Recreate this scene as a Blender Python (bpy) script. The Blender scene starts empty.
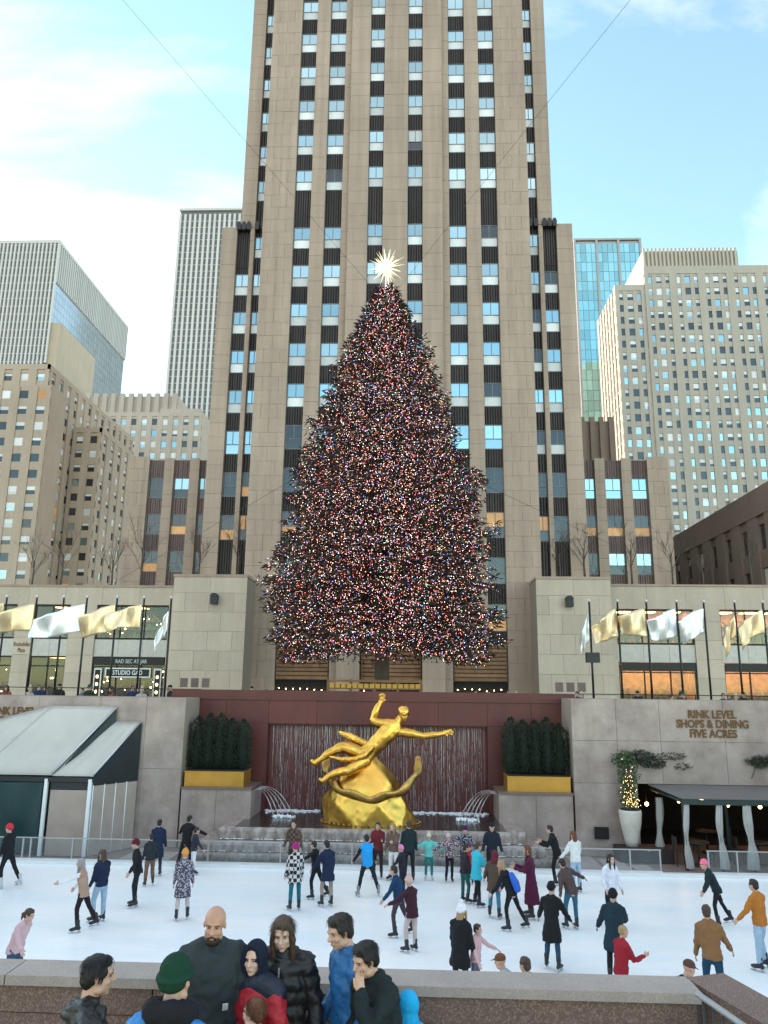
import bpy, bmesh, math, random
import numpy as np
from mathutils import Vector, Matrix, Euler
R = math.radians
random.seed(7)
scene = bpy.context.scene
COL = scene.collection

# ------------------------------------------------------------------ camera
EYE = Vector((0.0, 0.0, 5.7))
cam_d = bpy.data.cameras.new('camera')
cam = bpy.data.objects.new('camera', cam_d); COL.objects.link(cam)
scene.camera = cam
cam_d.sensor_fit = 'VERTICAL'; cam_d.sensor_height = 24.0
cam_d.lens = 24.0 * 769.0 / 1024.0
cam_d.clip_start = 0.1; cam_d.clip_end = 4000
_yaw, _pit, _rol = R(2.3), R(13.0), R(0.69)
_f = Vector((-math.sin(_yaw) * math.cos(_pit), math.cos(_yaw) * math.cos(_pit), math.sin(_pit)))
_r0 = Vector((math.cos(_yaw), math.sin(_yaw), 0)); _u0 = _r0.cross(_f)
_r = math.cos(_rol) * _r0 + math.sin(_rol) * _u0
_u = -math.sin(_rol) * _r0 + math.cos(_rol) * _u0
cam.matrix_world = Matrix(((_r.x, _u.x, -_f.x, EYE.x), (_r.y, _u.y, -_f.y, EYE.y), (_r.z, _u.z, -_f.z, EYE.z), (0, 0, 0, 1)))

# ------------------------------------------------------------------ sky and sun
SUN_AZ = R(-55)      # measured from +Y (into the picture) towards +X
SUN_EL = R(14)
world = bpy.data.worlds.new('World'); scene.world = world; world.use_nodes = True
wn = world.node_tree.nodes; wl = world.node_tree.links; wn.clear()
w_out = wn.new('ShaderNodeOutputWorld'); w_bg = wn.new('ShaderNodeBackground'); w_bg.inputs[1].default_value = 0.15
sky = wn.new('ShaderNodeTexSky'); sky.sky_type = 'NISHITA'; sky.sun_disc = False
sky.sun_elevation = SUN_EL; sky.sun_rotation = SUN_AZ
sky.air_density = 1.0; sky.dust_density = 0.1; sky.ozone_density = 0.25
tc = wn.new('ShaderNodeTexCoord'); sep = wn.new('ShaderNodeSeparateXYZ')
zc = wn.new('ShaderNodeMath'); zc.operation = 'MAXIMUM'; zc.inputs[1].default_value = 0.0
za = wn.new('ShaderNodeMath'); za.operation = 'ADD'; za.inputs[1].default_value = 0.22
dv = wn.new('ShaderNodeVectorMath'); dv.operation = 'DIVIDE'
cz = wn.new('ShaderNodeCombineXYZ')
mp = wn.new('ShaderNodeMapping'); mp.inputs['Location'].default_value = (13.0, -2.8, 0.0); mp.inputs['Rotation'].default_value = (0, 0, R(-35)); mp.inputs['Scale'].default_value = (0.75, 1.5, 1)
n1 = wn.new('ShaderNodeTexNoise'); n1.inputs['Scale'].default_value = 0.8; n1.inputs['Detail'].default_value = 9; n1.inputs['Roughness'].default_value = 0.58; n1.inputs['Distortion'].default_value = 0.35
cr = wn.new('ShaderNodeValToRGB'); cr.color_ramp.elements[0].position = 0.47; cr.color_ramp.elements[1].position = 0.76
cr.color_ramp.elements[0].color = (0.03, 0.03, 0.03, 1); cr.color_ramp.elements[1].color = (0.93, 0.93, 0.93, 1)
mx = wn.new('ShaderNodeMix'); mx.data_type = 'RGBA'
mx.inputs['B'].default_value = (5.6, 5.0, 4.6, 1)
wl.new(tc.outputs['Generated'], sep.inputs[0])
wl.new(sep.outputs['Z'], zc.inputs[0]); wl.new(zc.outputs[0], za.inputs[0])
for k in range(3): wl.new(za.outputs[0], cz.inputs[k])
wl.new(tc.outputs['Generated'], dv.inputs[0]); wl.new(cz.outputs[0], dv.inputs[1])
wl.new(dv.outputs[0], mp.inputs[0]); wl.new(mp.outputs[0], n1.inputs['Vector']); wl.new(n1.outputs['Fac'], cr.inputs[0])
wl.new(cr.outputs[0], mx.inputs['Factor']); tint = wn.new('ShaderNodeVectorMath'); tint.operation = 'MULTIPLY'; tint.inputs[1].default_value = (.81, .985, .97)   # clean winter air: the photograph's sky is turquoise
wl.new(sky.outputs[0], tint.inputs[0]); wl.new(tint.outputs[0], mx.inputs['A'])
wl.new(mx.outputs['Result'], w_bg.inputs[0]); wl.new(w_bg.outputs[0], w_out.inputs[0])

sun_d = bpy.data.lights.new('sun', 'SUN'); sun_d.energy = 2.6; sun_d.angle = R(0.6); sun_d.color = (1.0, 0.86, 0.68)
sun = bpy.data.objects.new('sun', sun_d); COL.objects.link(sun)
_sd = Vector((math.sin(SUN_AZ) * math.cos(SUN_EL), math.cos(SUN_AZ) * math.cos(SUN_EL), math.sin(SUN_EL)))
sun.rotation_euler = _sd.to_track_quat('Z', 'Y').to_euler()

scene.view_settings.view_transform = 'Standard'; scene.view_settings.look = 'None'
scene.view_settings.exposure = 1.82; scene.view_settings.gamma = 1.0
scene.view_settings.use_curve_mapping = False
scene.cycles.use_denoising = True
scene.cycles.max_bounces = 6; scene.cycles.diffuse_bounces = 3; scene.cycles.glossy_bounces = 3
scene.cycles.transmission_bounces = 6; scene.cycles.transparent_max_bounces = 12
scene.cycles.sample_clamp_indirect = 6

# ------------------------------------------------------------------ helpers
def tag(o, label=None, cat=None, group=None, kind=None):
    if label: o['label'] = label
    if cat: o['category'] = cat
    if group: o['group'] = group
    if kind: o['kind'] = kind
    return o
def mw(o):
    m = Matrix.LocRotScale(o.location, o.rotation_euler, o.scale)
    return mw(o.parent) @ o.matrix_parent_inverse @ m if o.parent else m
def ob(name, me, mat=None, parent=None, loc=None, rz=0, scale=None):
    o = bpy.data.objects.new(name, me); COL.objects.link(o)
    if mat is not None:
        if me.users > 1 and len(me.materials) and me.materials[0] is not mat:
            o.material_slots[0].link = 'OBJECT'; o.material_slots[0].material = mat
        elif not len(me.materials): me.materials.append(mat)
    if parent is not None:
        o.parent = parent; o.matrix_parent_inverse = mw(parent).inverted()
    if loc is not None: o.location = loc
    if rz: o.rotation_euler = (0, 0, rz)
    if scale is not None: o.scale = scale
    return o
def empty(name, loc=(0, 0, 0), rz=0, label=None, cat=None, group=None, kind=None):
    o = bpy.data.objects.new(name, None); COL.objects.link(o); o.location = loc; o.rotation_euler = (0, 0, rz)
    o.empty_display_size = 0.2
    return tag(o, label, cat, group, kind)
def copy_tree(o, parent=None):
    c = o.copy(); COL.objects.link(c); c.parent = parent
    for ch in o.children: copy_tree(ch, c)
    return c
BOXF = [(0, 3, 2, 1), (4, 5, 6, 7), (0, 1, 5, 4), (1, 2, 6, 5), (2, 3, 7, 6), (3, 0, 4, 7)]
class MB:
    """collects faces of one mesh"""
    def __init__(s): s.v = []; s.f = []; s.m = []; s.sm = []
    def add(s, vs, fs, m=0, smooth=False):
        b = len(s.v); s.v.extend([tuple(x) for x in vs])
        for f in fs: s.f.append(tuple(b + i for i in f)); s.m.append(m); s.sm.append(smooth)
        return s
    def box(s, x0, x1, y0, y1, z0, z1, m=0):
        return s.add([(x0, y0, z0), (x1, y0, z0), (x1, y1, z0), (x0, y1, z0), (x0, y0, z1), (x1, y0, z1), (x1, y1, z1), (x0, y1, z1)], BOXF, m)
    def prism(s, poly, axis, a, b, m=0):
        """poly: 2d outline; axis x: (y,z), y: (x,z), z: (x,y)"""
        def P(p, t): return {'x': (t, p[0], p[1]), 'y': (p[0], t, p[1]), 'z': (p[0], p[1], t)}[axis]
        n = len(poly)
        vs = [P(p, a) for p in poly] + [P(p, b) for p in poly]
        fs = [tuple(range(n - 1, -1, -1)), tuple(range(n, 2 * n))] + [(i, (i + 1) % n, n + (i + 1) % n, n + i) for i in range(n)]
        return s.add(vs, fs, m)
    def tube(s, pts, rad, n=8, m=0, smooth=True, ref=None, dome=False):
        """rad: number, list of numbers or list of (rx, ry)"""
        pts = [Vector(p) for p in pts]
        if not isinstance(rad, (list, tuple)): rad = [rad] * len(pts)
        rad = [(r, r) if not isinstance(r, (list, tuple)) else r for r in rad]
        if dome:
            d0 = (pts[0] - pts[1]).normalized(); d1 = (pts[-1] - pts[-2]).normalized()
            r0, r1 = rad[0], rad[-1]; k0 = min(r0); k1 = min(r1)
            pts = [pts[0] + d0 * k0 * .92, pts[0] + d0 * k0 * .6] + pts + [pts[-1] + d1 * k1 * .6, pts[-1] + d1 * k1 * .92]
            rad = [(r0[0] * .38, r0[1] * .38), (r0[0] * .8, r0[1] * .8)] + list(rad) + [(r1[0] * .8, r1[1] * .8), (r1[0] * .38, r1[1] * .38)]
        N = len(pts); vs = []; prev = None
        for i, p in enumerate(pts):
            t = (pts[min(i + 1, N - 1)] - pts[max(i - 1, 0)])
            t = t.normalized() if t.length > 1e-9 else Vector((0, 0, 1))
            a = Vector(ref) if ref is not None else (prev if prev is not None else (Vector((1, 0, 0)) if abs(t.x) < .8 else Vector((0, 1, 0))))
            a = a - t * a.dot(t)
            if a.length < 1e-6: a = t.orthogonal()
            a.normalize(); b = t.cross(a); prev = a
            for k in range(n):
                an = 2 * math.pi * k / n
                vs.append(p + a * (math.cos(an) * rad[i][0]) + b * (math.sin(an) * rad[i][1]))
        fs = []
        for i in range(N - 1):
            for k in range(n):
                k2 = (k + 1) % n
                fs.append((i * n + k, i * n + k2, (i + 1) * n + k2, (i + 1) * n + k))
        fs.append(tuple(range(n - 1, -1, -1))); fs.append(tuple((N - 1) * n + k for k in range(n)))
        return s.add(vs, fs, m, smooth)
    def ball(s, c, r, nu=10, nv=7, m=0, rot=None):
        r = (r, r, r) if not isinstance(r, (list, tuple)) else r
        vs = []; c = Vector(c)
        for j in range(1, nv):
            th = math.pi * j / nv
            for k in range(nu):
                ph = 2 * math.pi * k / nu
                q = Vector((r[0] * math.sin(th) * math.cos(ph), r[1] * math.sin(th) * math.sin(ph), r[2] * math.cos(th)))
                if rot is not None: q = rot @ q
                vs.append(c + q)
        q = Vector((0, 0, r[2])); q = rot @ q if rot is not None else q
        T = len(vs); vs.append(c + q); vs.append(c - q)
        fs = []
        for j in range(nv - 2):
            for k in range(nu):
                k2 = (k + 1) % nu
                fs.append((j * nu + k, (j + 1) * nu + k, (j + 1) * nu + k2, j * nu + k2))
        for k in range(nu):
            k2 = (k + 1) % nu
            fs.append((T, k, k2)); fs.append((T + 1, (nv - 2) * nu + k2, (nv - 2) * nu + k))
        return s.add(vs, fs, m, True)
    def mesh(s, name, mats=()):
        me = bpy.data.meshes.new(name); me.from_pydata(s.v, [], s.f)
        for mt in (mats if isinstance(mats, (list, tuple)) else [mats]): me.materials.append(mt)
        if any(s.m): me.polygons.foreach_set('material_index', s.m)
        if any(s.sm): me.polygons.foreach_set('use_smooth', s.sm)
        me.update(); return me
    def build(s, name, mats, parent=None, **k):
        return ob(name, s.mesh(name, mats), None, parent, **k)

def mat(name, col, rough=.7, metal=0., var=0., scale=1., bump=0., bscale=20., spec=.5, rnd=0., streak=0., speck=0., sscale=60., emit=None, estr=0., speckcol=None, hue=0., blotch=None, trans=0., alpha=1., coat=0.):
    m = bpy.data.materials.new(name); m.use_nodes = True
    nt = m.node_tree; N = nt.nodes; L = nt.links
    b = N['Principled BSDF']; b.inputs['Roughness'].default_value = rough; b.inputs['Metallic'].default_value = metal
    b.inputs['Specular IOR Level'].default_value = spec
    if trans: b.inputs['Transmission Weight'].default_value = trans
    if alpha < 1: b.inputs['Alpha'].default_value = alpha
    if coat: b.inputs['Coat Weight'].default_value = coat
    c = tuple(col) + (1,)
    b.inputs['Base Color'].default_value = c
    cur = None
    geo = N.new('ShaderNodeNewGeometry')
    def mul(a_out, fac_out, lo, hi):
        mr = N.new('ShaderNodeMapRange'); mr.inputs['To Min'].default_value = lo; mr.inputs['To Max'].default_value = hi
        mr.inputs['From Min'].default_value = .25; mr.inputs['From Max'].default_value = .75
        L.new(fac_out, mr.inputs['Value'])
        v = N.new('ShaderNodeVectorMath'); v.operation = 'SCALE'
        if a_out is None: v.inputs[0].default_value = tuple(col)
        else: L.new(a_out, v.inputs[0])
        L.new(mr.outputs[0], v.inputs['Scale']); return v.outputs[0]
    def noise(sc, detail=5, st=None, rgh=.6):
        n = N.new('ShaderNodeTexNoise'); n.inputs['Scale'].default_value = sc; n.inputs['Detail'].default_value = detail; n.inputs['Roughness'].default_value = rgh
        if st:
            mpn = N.new('ShaderNodeMapping'); mpn.inputs['Scale'].default_value = st
            L.new(geo.outputs['Position'], mpn.inputs[0]); L.new(mpn.outputs[0], n.inputs['Vector'])
        else: L.new(geo.outputs['Position'], n.inputs['Vector'])
        return n.outputs['Fac']
    if var: cur = mul(cur, noise(scale), 1 - var, 1 + var)
    if streak: cur = mul(cur, noise(1.0, 6, (1.6, 1.6, .09)), 1 - streak, 1 + streak * .6)
    if blotch:
        bf = noise(blotch[1], 7, None, .68); mixb = N.new('ShaderNodeMix'); mixb.data_type = 'RGBA'; rb_ = N.new('ShaderNodeMapRange')
        rb_.inputs['From Min'].default_value = .42; rb_.inputs['From Max'].default_value = .66; rb_.inputs['To Max'].default_value = blotch[2]
        L.new(bf, rb_.inputs['Value']); L.new(rb_.outputs[0], mixb.inputs['Factor'])
        if cur is None: mixb.inputs['A'].default_value = c
        else: L.new(cur, mixb.inputs['A'])
        mixb.inputs['B'].default_value = tuple(blotch[0]) + (1,); cur = mixb.outputs['Result']
    if speck:
        nf = noise(sscale, 2)
        if speckcol is not None:
            mixn = N.new('ShaderNodeMix'); mixn.data_type = 'RGBA'; rp = N.new('ShaderNodeMapRange')
            rp.inputs['From Min'].default_value = .5; rp.inputs['From Max'].default_value = .62; rp.inputs['To Max'].default_value = speck
            L.new(nf, rp.inputs['Value']); L.new(rp.outputs[0], mixn.inputs['Factor'])
            if cur is None: mixn.inputs['A'].default_value = c
            else: L.new(cur, mixn.inputs['A'])
            mixn.inputs['B'].default_value = tuple(speckcol) + (1,); cur = mixn.outputs['Result']
        else: cur = mul(cur, nf, 1 - speck, 1 + speck)
    if rnd or hue:
        oi = N.new('ShaderNodeObjectInfo'); ad = N.new('ShaderNodeMath'); ad.operation = 'ADD'; fr = N.new('ShaderNodeMath'); fr.operation = 'FRACT'
        L.new(oi.outputs['Random'], ad.inputs[0]); L.new(geo.outputs['Random Per Island'], ad.inputs[1]); L.new(ad.outputs[0], fr.inputs[0])
        hs = N.new('ShaderNodeHueSaturation')
        mr = N.new('ShaderNodeMapRange'); mr.inputs['To Min'].default_value = 1 - rnd; mr.inputs['To Max'].default_value = 1 + rnd
        L.new(fr.outputs[0], mr.inputs['Value']); L.new(mr.outputs[0], hs.inputs['Value'])
        if hue:
            m7 = N.new('ShaderNodeMath'); m7.operation = 'MULTIPLY'; m7.inputs[1].default_value = 7.31; f7 = N.new('ShaderNodeMath'); f7.operation = 'FRACT'
            L.new(fr.outputs[0], m7.inputs[0]); L.new(m7.outputs[0], f7.inputs[0])
            mh = N.new('ShaderNodeMapRange'); mh.inputs['To Min'].default_value = .5 - hue; mh.inputs['To Max'].default_value = .5 + hue
            L.new(f7.outputs[0], mh.inputs['Value']); L.new(mh.outputs[0], hs.inputs['Hue'])
        if cur is None: hs.inputs['Color'].default_value = c
        else: L.new(cur, hs.inputs['Color'])
        cur = hs.outputs[0]
    if cur is not None: L.new(cur, b.inputs['Base Color'])
    if bump:
        bn = N.new('ShaderNodeBump'); bn.inputs['Strength'].default_value = bump; bn.inputs['Distance'].default_value = .02
        L.new(noise(bscale, 4), bn.inputs['Height']); L.new(bn.outputs[0], b.inputs['Normal'])
    if emit is not None:
        b.inputs['Emission Color'].default_value = tuple(emit) + (1,); b.inputs['Emission Strength'].default_value = estr
    return m

# ------------------------------------------------------------------ materials
M = {}
M['lime'] = mat('limestone', (.425, .312, .238), .85, var=.13, scale=.12, streak=.20, rnd=.035, speck=.06, sscale=9, bump=.15, bscale=14)
M['lime_lo'] = mat('limestone_base', (.55, .44, .34), .85, var=.10, scale=.3, streak=.10, rnd=.08, speck=.06, sscale=9, bump=.15, bscale=14)
M['lime_joint'] = mat('limestone_joint', (.27, .21, .165), .9)
M['spandrel'] = mat('spandrel_metal', (.045, .034, .031), .5, metal=.3, var=.25, scale=.4, rnd=.25)
M['spandrel_red'] = mat('spandrel_brown', (.16, .105, .095), .6, var=.2, scale=.5, rnd=.2)
M['winframe'] = mat('window_frame', (.20, .20, .20), .5)
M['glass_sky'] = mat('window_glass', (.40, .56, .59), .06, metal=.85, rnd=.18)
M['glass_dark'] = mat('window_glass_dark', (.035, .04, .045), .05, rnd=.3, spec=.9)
M['glass_blind'] = mat('window_blind', (.78, .78, .77), .4, rnd=.22)
M['glass_lit'] = mat('window_lit', (.28, .16, .07), .3, rnd=.5, var=.5, scale=1.7, emit=(1.0, .50, .15), estr=.10)
M['stoneA'] = mat('pale_masonry', (.50, .40, .305), .9, var=.12, scale=.05, streak=.12, speck=.06, sscale=3)
M['stoneD'] = mat('grey_masonry', (.50, .42, .35), .9, var=.1, scale=.05, streak=.12)
M['stoneF'] = mat('buff_masonry', (.47, .41, .34), .9, var=.08, scale=.04, streak=.10)
M['stoneG'] = mat('brown_masonry', (.24, .17, .135), .9, var=.2, scale=.15, streak=.15)
M['finB'] = mat('pale_fins', (.58, .56, .545), .7, rnd=.05)
M['coreB'] = mat('dark_curtain_wall', (.15, .145, .145), .35, var=.1, scale=.1)
M['glassE'] = mat('green_glass', (.30, .55, .56), .08, metal=.75, rnd=.2)
M['mullE'] = mat('mullion_grey', (.36, .33, .33), .6)
M['granite'] = mat('grey_granite', (.38, .30, .262), .55, var=.16, scale=.8, speck=.22, sscale=38, streak=.18, rnd=.06, blotch=((.205, .145, .125), .9, .75))
M['granite_red'] = mat('red_granite', (.105, .019, .017), .5, var=.22, scale=.9, speck=.25, sscale=30, streak=.15, rnd=.12)
M['granite_brown'] = mat('brown_granite', (.135, .082, .064), .45, var=.15, scale=2, speck=.55, sscale=75, speckcol=(.36, .26, .22), rnd=.08)
M['granite_cope'] = mat('pale_granite_coping', (.34, .285, .25), .6, var=.12, scale=2.5, speck=.22, sscale=90)
M['gold'] = mat('gilding', (.74, .42, .085), .30, metal=1, var=.22, scale=2.5, bump=.08, bscale=5)
M['gold_dark'] = mat('gilding_worn', (.50, .30, .09), .38, metal=1, var=.35, scale=5, bump=.4, bscale=16)
M['gold_box'] = mat('brass_planter', (.48, .25, .045), .4, metal=.6, var=.12, scale=2)
M['water'] = mat('pool_water', (.035, .028, .026), .08, var=.3, scale=3, bump=.5, bscale=5, spec=.6)
M['foam'] = mat('white_water', (.80, .82, .84), .3, var=.12, scale=12)
M['ice'] = mat('ice', (.80, .875, .90), .30, var=.06, scale=.35, bump=.04, bscale=30, spec=.45)
M['white'] = mat('white_paint', (.74, .74, .73), .45, var=.06, scale=3)
M['rail'] = mat('rail_metal', (.40, .39, .38), .45, metal=.4)
M['metal_pale'] = mat('pale_metal', (.55, .56, .57), .4, metal=.6)
M['paving'] = mat('rinkside_paving', (.225, .16, .14), .75, var=.16, scale=1.2, speck=.1, sscale=50, rnd=.10)
M['paving_lt'] = mat('pale_paving', (.37, .31, .285), .75, var=.12, scale=1.2, rnd=.08)
M['plaza'] = mat('plaza_paving', (.27, .24, .22), .8, var=.12, scale=.7)
M['asphalt'] = mat('asphalt', (.06, .06, .06), .9, var=.15, scale=.5)
M['black'] = mat('black_metal', (.012, .012, .013), .4, metal=.3)
M['tentroof'] = mat('tent_vinyl', (.45, .425, .385), .35, var=.10, scale=.9, bump=.25, bscale=3)
M['tentgreen'] = mat('dark_green_tarp', (.010, .040, .040), .35, var=.2, scale=1, bump=.5, bscale=4)
M['tentdark'] = mat('black_tarp', (.014, .018, .022), .4, var=.2, scale=2, bump=.4, bscale=5)
M['tentbeige'] = mat('beige_panel', (.37, .29, .24), .5, var=.12, scale=1.5)
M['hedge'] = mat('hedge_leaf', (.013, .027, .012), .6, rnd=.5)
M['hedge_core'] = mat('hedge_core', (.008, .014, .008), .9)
M['bark'] = mat('bark', (.10, .075, .06), .9, var=.2, scale=4)
M['spruce'] = mat('spruce_needles', (.032, .021, .014), .7, rnd=.5)  # needles browned: the red glow of the string lights is in the colour
M['spruce_brown'] = mat('spruce_inner', (.060, .024, .018), .85, rnd=.4)  # inner twigs carry the same painted glow, redder still
M['wood'] = mat('slatted_wood', (.27, .13, .06), .55, var=.25, scale=2, streak=.2, rnd=.15)
M['dark'] = mat('dark_interior', (.012, .011, .011), .9)
M['lamp_warm'] = mat('warm_lamp', (.9, .6, .3), .5, emit=(1.0, .58, .22), estr=9)
M['lamp_orange'] = mat('orange_lamp', (.9, .6, .3), .5, emit=(1.0, .46, .13), estr=7)
M['streams'] = mat('thin_water', (.52, .47, .46), .25, var=.25, scale=6)
M['lamp_dim'] = mat('shop_glow', (.8, .5, .25), .5, emit=(1.0, .50, .16), estr=2.4)
M['shop_wall'] = mat('shop_wall', (.33, .14, .045), .7, var=.5, scale=2.2)
M['goods'] = mat('goods', (.22, .09, .045), .6, rnd=.9, hue=.08)
M['goods_mix'] = mat('mixed_goods', (.16, .075, .055), .6, rnd=.9, hue=.5)
M['bronze'] = mat('bronze_letters', (.13, .058, .014), .5, metal=.35)
M['silver_flag'] = mat('silver_foil', (.90, .89, .88), .34, metal=.55, var=.05, scale=3, bump=.5, bscale=6)
M['gold_flag'] = mat('gold_foil', (.86, .66, .40), .34, metal=.6, var=.10, scale=3, bump=.5, bscale=6)
M['drape'] = mat('drape_cloth', (.40, .38, .355), .8, var=.12, scale=4, bump=.3, bscale=9)
M['awning'] = mat('awning_cloth', (.15, .135, .125), .75, var=.12, scale=1.3)
M['green_metal'] = mat('dark_green_metal', (.010, .024, .022), .45)
M['pot'] = mat('pale_pot', (.58, .53, .46), .7, var=.12, scale=4)
M['leaf'] = mat('planter_leaf', (.05, .085, .03), .6, rnd=.5)
M['fairy'] = mat('fairy_light', (1, .8, .45), .4, emit=(1.0, .60, .20), estr=2.2)
M['vine'] = mat('vine_leaf', (.05, .058, .036), .65, rnd=.4)
M['rubber'] = mat('black_plastic', (.018, .018, .02), .5)
M['blade'] = mat('blade_steel', (.55, .56, .58), .3, metal=1)
M['chair'] = mat('dark_chair', (.03, .02, .018), .6)
# clear glass panels of the rink fence
gm = bpy.data.materials.new('fence_glass'); gm.use_nodes = True
_n = gm.node_tree.nodes; _l = gm.node_tree.links; _n.clear()
_o = _n.new('ShaderNodeOutputMaterial'); _mx = _n.new('ShaderNodeMixShader'); _t = _n.new('ShaderNodeBsdfTransparent'); _g = _n.new('ShaderNodeBsdfGlossy')
_g.inputs['Roughness'].default_value = .05; _g.inputs['Color'].default_value = (.9, .95, .95, 1); _t.inputs['Color'].default_value = (.90, .93, .93, 1)
_fr = _n.new('ShaderNodeFresnel'); _fr.inputs[0].default_value = 1.5
_l.new(_fr.outputs[0], _mx.inputs[0]); _l.new(_t.outputs[0], _mx.inputs[1]); _l.new(_g.outputs[0], _mx.inputs[2]); _l.new(_mx.outputs[0], _o.inputs[0])
M['glass'] = gm
# water veil over the steps: foam streaks over wet stone
wm = mat('falling_water', (.30, .255, .235), .2, spec=.6)
_n = wm.node_tree.nodes; _l = wm.node_tree.links; _b = _n['Principled BSDF']
_ge = _n.new('ShaderNodeNewGeometry'); _mp = _n.new('ShaderNodeMapping'); _mp.inputs['Scale'].default_value = (3.2, 2.2, 1.5)
_no = _n.new('ShaderNodeTexNoise'); _no.inputs['Scale'].default_value = 1.6; _no.inputs['Detail'].default_value = 5; _no.inputs['Roughness'].default_value = .65
_rp = _n.new('ShaderNodeValToRGB'); _rp.color_ramp.elements[0].position = .42; _rp.color_ramp.elements[1].position = .66
_rp.color_ramp.elements[0].color = (.21, .16, .137, 1); _rp.color_ramp.elements[1].color = (.42, .36, .32, 1)
_l.new(_ge.outputs['Position'], _mp.inputs[0]); _l.new(_mp.outputs[0], _no.inputs['Vector']); _l.new(_no.outputs['Fac'], _rp.inputs[0]); _l.new(_rp.outputs[0], _b.inputs['Base Color'])
_bp = _n.new('ShaderNodeBump'); _bp.inputs['Strength'].default_value = .5; _bp.inputs['Distance'].default_value = .05
_l.new(_no.outputs['Fac'], _bp.inputs['Height']); _l.new(_bp.outputs[0], _b.inputs['Normal'])
M['fallwater'] = wm
# skating scratches and pale blue patches in the ice
_n = M['ice'].node_tree.nodes; _l = M['ice'].node_tree.links; _b = _n['Principled BSDF']
_ge = _n.new('ShaderNodeNewGeometry'); _mp = _n.new('ShaderNodeMapping'); _mp.inputs['Scale'].default_value = (.16, .55, 1); _mp.inputs['Rotation'].default_value = (0, 0, R(8))
_no = _n.new('ShaderNodeTexNoise'); _no.inputs['Scale'].default_value = 1.0; _no.inputs['Detail'].default_value = 9; _no.inputs['Roughness'].default_value = .68
_rp = _n.new('ShaderNodeValToRGB'); _rp.color_ramp.elements[0].position = .36; _rp.color_ramp.elements[1].position = .60
_rp.color_ramp.elements[0].color = (.80, .875, .89, 1); _rp.color_ramp.elements[1].color = (.94, .935, .92, 1)
_l.new(_ge.outputs['Position'], _mp.inputs[0]); _l.new(_mp.outputs[0], _no.inputs['Vector']); _l.new(_no.outputs['Fac'], _rp.inputs[0]); _l.new(_rp.outputs[0], _b.inputs['Base Color'])
# fine blade cuts
_m2 = _n.new('ShaderNodeMapping'); _m2.inputs['Scale'].default_value = (1.2, 14, 1); _m2.inputs['Rotation'].default_value = (0, 0, R(-14))
_n2 = _n.new('ShaderNodeTexNoise'); _n2.inputs['Scale'].default_value = 2.2; _n2.inputs['Detail'].default_value = 6; _n2.inputs['Roughness'].default_value = .75; _n2.inputs['Distortion'].default_value = 1.4
_r2 = _n.new('ShaderNodeMapRange'); _r2.inputs['From Min'].default_value = .35; _r2.inputs['From Max'].default_value = .65; _r2.inputs['To Min'].default_value = .91; _r2.inputs['To Max'].default_value = 1.05
_v2 = _n.new('ShaderNodeVectorMath'); _v2.operation = 'SCALE'
_l.new(_ge.outputs['Position'], _m2.inputs[0]); _l.new(_m2.outputs[0], _n2.inputs['Vector']); _l.new(_n2.outputs['Fac'], _r2.inputs['Value']); _l.new(_r2.outputs[0], _v2.inputs['Scale']); _l.new(_rp.outputs[0], _v2.inputs[0]); _l.new(_v2.outputs[0], _b.inputs['Base Color'])
UNIT = MB().box(-.5, .5, -.5, .5, -.5, .5).mesh('unit_block')
def blocks(name, rects, mt, parent, limit=300):
    """rects: (cx,cy,cz,sx,sy,sz); nearest to the eye stand alone, the rest are joined"""
    rects = sorted(rects, key=lambda r: (Vector(r[:3]) - EYE).length)
    me = UNIT.copy(); me.materials.append(mt); me.name = name
    for r in rects[:limit]: ob(name, me, None, parent, loc=r[:3], scale=r[3:])
    if len(rects) > limit:
        m = MB()
        for r in rects[limit:]: m.box(r[0] - r[3] / 2, r[0] + r[3] / 2, r[1] - r[4] / 2, r[1] + r[4] / 2, r[2] - r[5] / 2, r[2] + r[5] / 2)
        tag(m.build(name, mt, parent), kind='stuff')
def ashlar(x0, x1, y, z0, z1, course, bw, proud=.05, gap=.016, thick=.1, rs=random):
    """blocks of stone in courses on a face that looks to -Y at y"""
    out = []; n = max(1, round((z1 - z0) / course)); c = (z1 - z0) / n
    for i in range(n):
        k = max(1, round((x1 - x0) / bw)); w = (x1 - x0) / k
        edges = [x0 + j * w for j in range(k + 1)]
        if i % 2 and k > 1: edges = [x0] + [x0 + (j + .5) * w for j in range(k)] + [x1]
        for a, b in zip(edges[:-1], edges[1:]):
            p = proud + rs.uniform(-.008, .008)
            out.append(((a + b) / 2, y - p + thick / 2, z0 + (i + .5) * c, (b - a) - gap, thick, c - gap))
    return out
# ================================================================== the setting: ground, sunken plaza, rink
PZ = 4.05                       # level of the street plaza above the ice
HX0, HX1, HY0, HY1 = -24.0, 21.0, 0.9, 32.6
g = MB()
BIG = 2500
for (a, b, c, d) in ((-BIG, HX0, -BIG, BIG), (HX1, BIG, -BIG, BIG), (HX0, HX1, -BIG, HY0), (HX0, HX1, HY1, BIG)):
    g.add([(a, c, PZ), (b, c, PZ), (b, d, PZ), (a, d, PZ)], [(0, 1, 2, 3)])
g_o = g.build('ground', M['plaza']); tag(g_o, kind='structure')
st = MB(); st.add([(-400, 45.5, PZ + .004), (400, 45.5, PZ + .004), (400, 55.5, PZ + .004), (-400, 55.5, PZ + .004)], [(0, 1, 2, 3)])
tag(st.build('road', M['asphalt']), kind='structure')
fl = MB(); fl.add([(HX0, HY0, -.06), (HX1, HY0, -.06), (HX1, HY1, -.06), (HX0, HY1, -.06)], [(0, 1, 2, 3)])
floor_o = fl.build('rinkside_floor', M['paving']); tag(floor_o, kind='structure')
ic = MB()
_pts = []
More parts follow.
